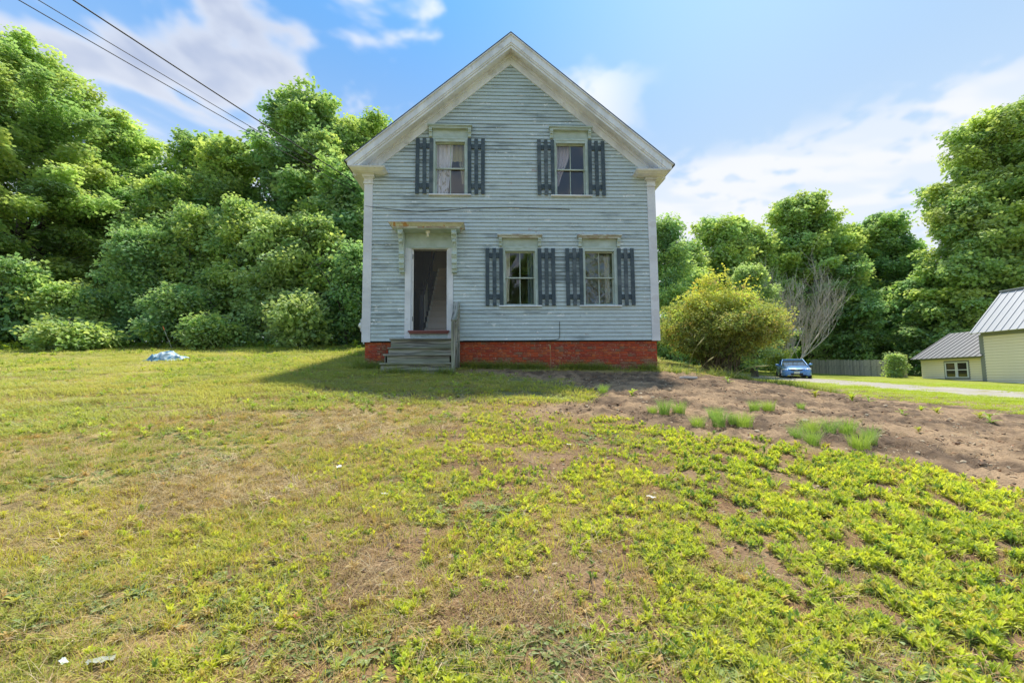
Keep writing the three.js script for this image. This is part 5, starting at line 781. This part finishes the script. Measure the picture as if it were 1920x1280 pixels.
{
  const x0 = 20.25, z0 = -18.3, c = thing('car', 'blue sedan parked facing the viewer on the drive beside the fence', 'car', [x0, gy(x0, z0) - 0.12, z0 - 0.6], -0.50);
  const paint = new THREE.MeshPhysicalMaterial({ color: rgb(0.10, 0.27, 0.58), roughness: 0.35, metalness: 0.25, clearcoat: 1, clearcoatRoughness: 0.06 });
  const glassM = new THREE.MeshPhysicalMaterial({ color: rgb(0.03, 0.04, 0.05), roughness: 0.04, clearcoat: 1, clearcoatRoughness: 0.02, ior: 1.9 });
  const chrome = std({ color: rgb(0.8, 0.8, 0.82), metalness: 1, roughness: 0.15 }), blk = std({ color: rgb(0.012, 0.012, 0.014), roughness: 0.5 }), lampM = new THREE.MeshPhysicalMaterial({ color: rgb(0.75, 0.76, 0.78), roughness: 0.12, clearcoat: 1, metalness: 0.3 });
  const loft = (st, sec) => { const rows = st.map(sec), n = rows[0].length, pos = []; const tri = (a, b, d) => pos.push(...a, ...b, ...d); for (let i = 0; i < rows.length - 1; i++) for (let k = 0; k < n - 1; k++) { const A = rows[i][k], B = rows[i][k + 1], C = rows[i + 1][k + 1], D = rows[i + 1][k]; tri(A, D, B); tri(B, D, C); } for (const [e, flipIt] of [[0, 0], [rows.length - 1, 1]]) for (let k = 1; k < n - 1; k++) flipIt ? tri(rows[e][0], rows[e][k + 1], rows[e][k]) : tri(rows[e][0], rows[e][k], rows[e][k + 1]); const g = new THREE.BufferGeometry(); g.setAttribute('position', new THREE.Float32BufferAttribute(pos, 3)); g.computeVertexNormals(); return g; };
  const body = loft([[2.26, 0.60, 0.30, 0.56], [2.22, 0.74, 0.24, 0.64], [2.10, 0.82, 0.20, 0.72], [1.9, 0.865, 0.19, 0.78], [1.5, 0.875, 0.18, 0.87], [1.05, 0.875, 0.18, 0.94], [0.5, 0.875, 0.18, 0.96], [-1.0, 0.875, 0.18, 0.98], [-1.75, 0.86, 0.20, 1.02], [-2.1, 0.80, 0.26, 0.98], [-2.24, 0.66, 0.34, 0.86]], ([z, w, b, t]) => { const h = []; for (const [u, v] of [[0.80, 0], [0.98, 0.14], [1.0, 0.45], [0.985, 0.78], [0.92, 0.94], [0.72, 1.0], [0.4, 1.03], [0, 1.045]]) h.push([w * u, b + (t - b) * v, z]); return [...h, ...h.slice(0, -1).reverse().map(([x, y, q]) => [-x, y, q])]; });
  part(c, 'body', body, paint);
  const cab = (k, yt) => loft([[1.02, 0.74, 0.92, 0.70], [0.55, 0.72, 1.17, 0.63], [0.12, 0.71, 1.36 + yt, 0.57], [-0.5, 0.71, 1.40 + yt, 0.56], [-1.05, 0.70, 1.35 + yt, 0.55], [-1.75, 0.68, 1.0, 0.60]], ([z, wb, t, wt]) => [[wb * k, 0.90, z], [lerp(wb, wt, 0.6) * k, lerp(0.90, t, 0.6), z], [wt * k, t - 0.02, z], [wt * k * 0.85, t, z], [-wt * k * 0.85, t, z], [-wt * k, t - 0.02, z], [-lerp(wb, wt, 0.6) * k, lerp(0.90, t, 0.6), z], [-wb * k, 0.90, z]]);
  part(c, 'windows', cab(1, 0), glassM);
  part(c, 'roof', loft([[0.20, 0.57, 1.375], [0.05, 0.585, 1.405], [-0.5, 0.575, 1.43], [-1.0, 0.565, 1.40], [-1.12, 0.54, 1.36]], ([z, w, y]) => [[w, y - 0.05, z], [w, y, z], [w * 0.5, y + 0.02, z], [-w * 0.5, y + 0.02, z], [-w, y, z], [-w, y - 0.05, z]]), paint);
  for (const s of [-1, 1]) {
    part(c, 'pillar', [tube([[s * 0.755, 0.93, 1.02], [s * 0.675, 1.17, 0.56], [s * 0.59, 1.385, 0.12]], 0.032, 6), tube([[s * 0.62, 1.37, -1.0], [s * 0.66, 1.0, -1.78]], 0.06, 6)], paint);
    const hl = new THREE.SphereGeometry(1, 14, 10); hl.scale(0.20, 0.075, 0.11); hl.rotateZ(s * 0.16); hl.rotateY(s * 0.35); hl.translate(s * 0.66, 0.665, 2.10); part(c, 'headlight', hl, lampM);
    part(c, 'mirror', [(() => { const g = new THREE.SphereGeometry(1, 12, 8); g.scale(0.12, 0.075, 0.06); g.translate(s * 0.97, 1.0, 0.72); return g; })(), tube([[s * 0.84, 0.95, 0.72], [s * 0.93, 0.98, 0.72]], 0.03, 6)], paint);
    part(c, 'fog_lamp_recess', (() => { const g = new THREE.SphereGeometry(1, 12, 8); g.scale(0.15, 0.055, 0.05); g.rotateY(s * 0.35); g.translate(s * 0.60, 0.36, 2.195); return g; })(), blk);
    for (const z of [1.38, -1.32]) { const w = new THREE.Group(); w.name = numbered('wheel'); c.add(w); const ty = new THREE.TorusGeometry(0.245, 0.075, 10, 28); ty.scale(1, 1, 1.35); ty.rotateY(Math.PI / 2); ty.translate(s * 0.80, 0.32, z); part(w, 'tyre', ty, blk); const rim = new THREE.CylinderGeometry(0.2, 0.2, 0.09, 20); rim.rotateZ(Math.PI / 2); rim.translate(s * 0.83, 0.32, z); part(w, 'rim', rim, chrome); }
  }
  const strip = (w, y, h, z, d, m, nm, bend = 0.12) => { const g = new RoundedBoxGeometry(w, h, d, 2, Math.min(h, d) * 0.4), g2 = new THREE.BoxGeometry(w, h, d, 12, 1, 1), v = g2.attributes.position; for (let i = 0; i < v.count; i++) { const u = v.getX(i) / (w / 2); v.setZ(i, v.getZ(i) - bend * u * u); v.setY(i, v.getY(i) + 0.035 * u * u * (nm === 'grille_bar' || nm === 'grille' ? 1 : 0)); } g2.computeVertexNormals(); g2.translate(0, y, z); return part(c, nm, g2, m); };
  strip(0.92, 0.615, 0.085, 2.255, 0.06, blk, 'grille', 0.09); strip(0.96, 0.662, 0.032, 2.265, 0.06, chrome, 'grille_bar', 0.10); strip(0.80, 0.36, 0.11, 2.275, 0.06, blk, 'lower_intake', 0.06); strip(1.5, 0.225, 0.035, 2.19, 0.10, blk, 'front_lip', 0.14);
  const em = new THREE.TorusGeometry(0.045, 0.010, 8, 18); em.scale(1.2, 0.9, 1); em.translate(0, 0.63, 2.30); part(c, 'emblem', em, chrome);
  part(c, 'number_plate', box(-0.16, 0.16, 0.38, 0.52, 2.305, 2.315, 0.003), std({ color: rgb(0.66, 0.68, 0.52), roughness: 0.4 }));
  part(c, 'windscreen_sill', tube([[-0.72, 0.93, 1.05], [0, 0.985, 1.10], [0.72, 0.93, 1.05]], 0.022, 6), blk);
}
{
  const h = thing('yellow_house', 'pale yellow clapboard house with grey metal roofs and low wing at the right edge', 'house', [30, 0, -15.2]);
  const yelTex = (e, off) => { const t = colourTex(64, 256, (u, v) => { const n = fbm(u * 8, v * 2, 3, 821, 8, 2); return mix3([0.97, 0.87, 0.70], [0.50, 0.44, 0.33], ss(0.82, 0.94, v) * 0.65 + (n - 0.5) * 0.22); }, [0.4, 1 / e]); t.offset.y = off; return std({ map: t, roughness: 0.75 }); }, yel = std({ color: rgb(0.95, 0.84, 0.68), roughness: 0.75 }), yelA = yelTex(0.17, 1.3 / 0.17), yelB = yelTex(0.15, 1.1 / 0.15), grey = std({ color: rgb(0.26, 0.27, 0.27), roughness: 0.7 }), tin = std({ color: rgb(0.40, 0.405, 0.42), metalness: 0.1, roughness: 0.5 }), tinD = std({ color: rgb(0.095, 0.105, 0.125), metalness: 0.0, roughness: 0.55 }), wht = std({ color: rgb(0.80, 0.81, 0.84), roughness: 0.5 });  // yelTex paints a dark shadow line under each siding lap
  // local: x away from the drive, z towards the road
  const lap = (z0, z1, y0, y1, xo, e = 0.1) => { const pts = [], n = Math.ceil((y1 - y0) / e); for (let i = 0; i < n; i++) { const y = y0 + i * e, t = Math.min(y + e, y1); pts.push([-0.05 - xo, y], [-0.002 - xo, t]); } pts.push([0.12 - xo, y1], [0.12 - xo, y0]); const g = new THREE.ExtrudeGeometry(new THREE.Shape(pts.map((p) => new THREE.Vector2(...p))), { depth: z1 - z0, bevelEnabled: false }); g.translate(0, 0, z0); return g; };
  part(h, 'side_wall', uvm(lap(0, 11, -1.3, 2.35, 0, 0.17)), yelA);
  part(h, 'gable_wall', poly([[0, -1.3], [4.0, -1.3], [4.0, 2.35], [2.0, 4.55], [0, 2.35]], -0.01, 0.12), yel);
  part(h, 'front_gable_wall', poly([[0, -1.3], [4.0, -1.3], [4.0, 2.35], [2.0, 4.55], [0, 2.35]], 10.9, 11.02), yel);
  part(h, 'wing_wall', uvm(lap(-4.35, -0.02, -1.1, 0.86, -0.22, 0.15)), yelB);
  part(h, 'wing_end_wall', poly([[0.22, -1.1], [5.4, -1.1], [5.4, 0.9], [2.8, 2.5], [0.22, 0.9]], -4.4, -4.3), yel);
  part(h, 'corner_board', [box(-0.05, 0.12, -1.3, 2.2, -0.14, 0.10, 0.006, true)], grey);
  part(h, 'frieze_board', [box(-0.07, 0.02, 2.10, 2.36, 0.0, 11, 0.005)], grey);
  part(h, 'wing_frieze_board', box(0.14, 0.26, 0.78, 0.90, -4.45, -0.14, 0.005), grey);
  const slope = (xe, ye, xr, yr, z0, z1, mat, ribMat, nm, step) => {
    const L = Math.hypot(xr - xe, yr - ye), ang = Math.atan2(yr - ye, xr - xe), g = new THREE.BoxGeometry(L, 0.05, z1 - z0); g.rotateZ(ang); g.translate((xe + xr) / 2, (ye + yr) / 2, (z0 + z1) / 2); part(h, nm, g, mat);
    const rg = new THREE.BoxGeometry(L, 0.035, 0.045); rg.rotateZ(ang); for (let z = z0 + 0.12; z < z1; z += step) { const m = part(h, 'roof_rib', rg, ribMat); m.position.set((xe + xr) / 2 - Math.sin(ang) * 0.04, (ye + yr) / 2 + Math.cos(ang) * 0.04, z); }
  };
  slope(-0.42, 2.30, 2.0, 4.98, -0.35, 11.2, tin, tin, 'roof', 0.42); slope(4.42, 2.30, 2.0, 4.98, -0.35, 11.2, tin, tin, 'back_roof', 1.2);
  slope(-0.22, 0.86, 2.9, 2.72, -4.75, 0.02, tinD, tinD, 'wing_roof', 0.36); slope(5.9, 0.86, 2.9, 2.72, -4.75, 0.02, tinD, tinD, 'wing_back_roof', 0.9);
  part(h, 'ridge_cap', box(1.85, 2.15, 4.97, 5.04, -0.36, 11.2, 0.01), tin);
  // pair of sash windows in the wing
  const wz = [-2.62, -1.86]; part(h, 'window_surround', [box(0.16, 0.24, -0.55, -0.46, -2.70, -1.06, 0.004), box(0.16, 0.24, 0.58, 0.66, -2.70, -1.06, 0.004), box(0.16, 0.24, -0.46, 0.58, -2.70, -2.62, 0.004), box(0.16, 0.24, -0.46, 0.58, -1.14, -1.06, 0.004)], grey);
  wz.forEach((z, i) => {
    const w = new THREE.Group(); w.name = numbered('window'); h.add(w); const z1 = z + 0.74;
    part(w, 'frame', [box(0.13, 0.2, -0.46, -0.40, z, z1, 0.004), box(0.13, 0.2, 0.52, 0.58, z, z1, 0.004), box(0.13, 0.2, -0.40, 0.52, z, z + 0.07, 0.004), box(0.13, 0.2, -0.40, 0.52, z1 - 0.07, z1, 0.004), box(0.13, 0.2, 0.035, 0.085, z + 0.07, z1 - 0.07, 0.004)], wht);
    for (const [a, b] of [[-0.40, 0.035], [0.085, 0.52]]) part(w, 'pane', box(0.165, 0.172, a, b, z + 0.07, z1 - 0.07, 0), new THREE.MeshPhysicalMaterial({ color: rgb(0.045, 0.04, 0.035), roughness: 0.05, ior: 1.8 }));
    part(w, 'blind', box(0.1735, 0.18, i ? -0.2 : 0.1, 0.42, z + 0.12, z1 - 0.1, 0), M.inFloor);
  });
}
renderer.render(scene, camera);
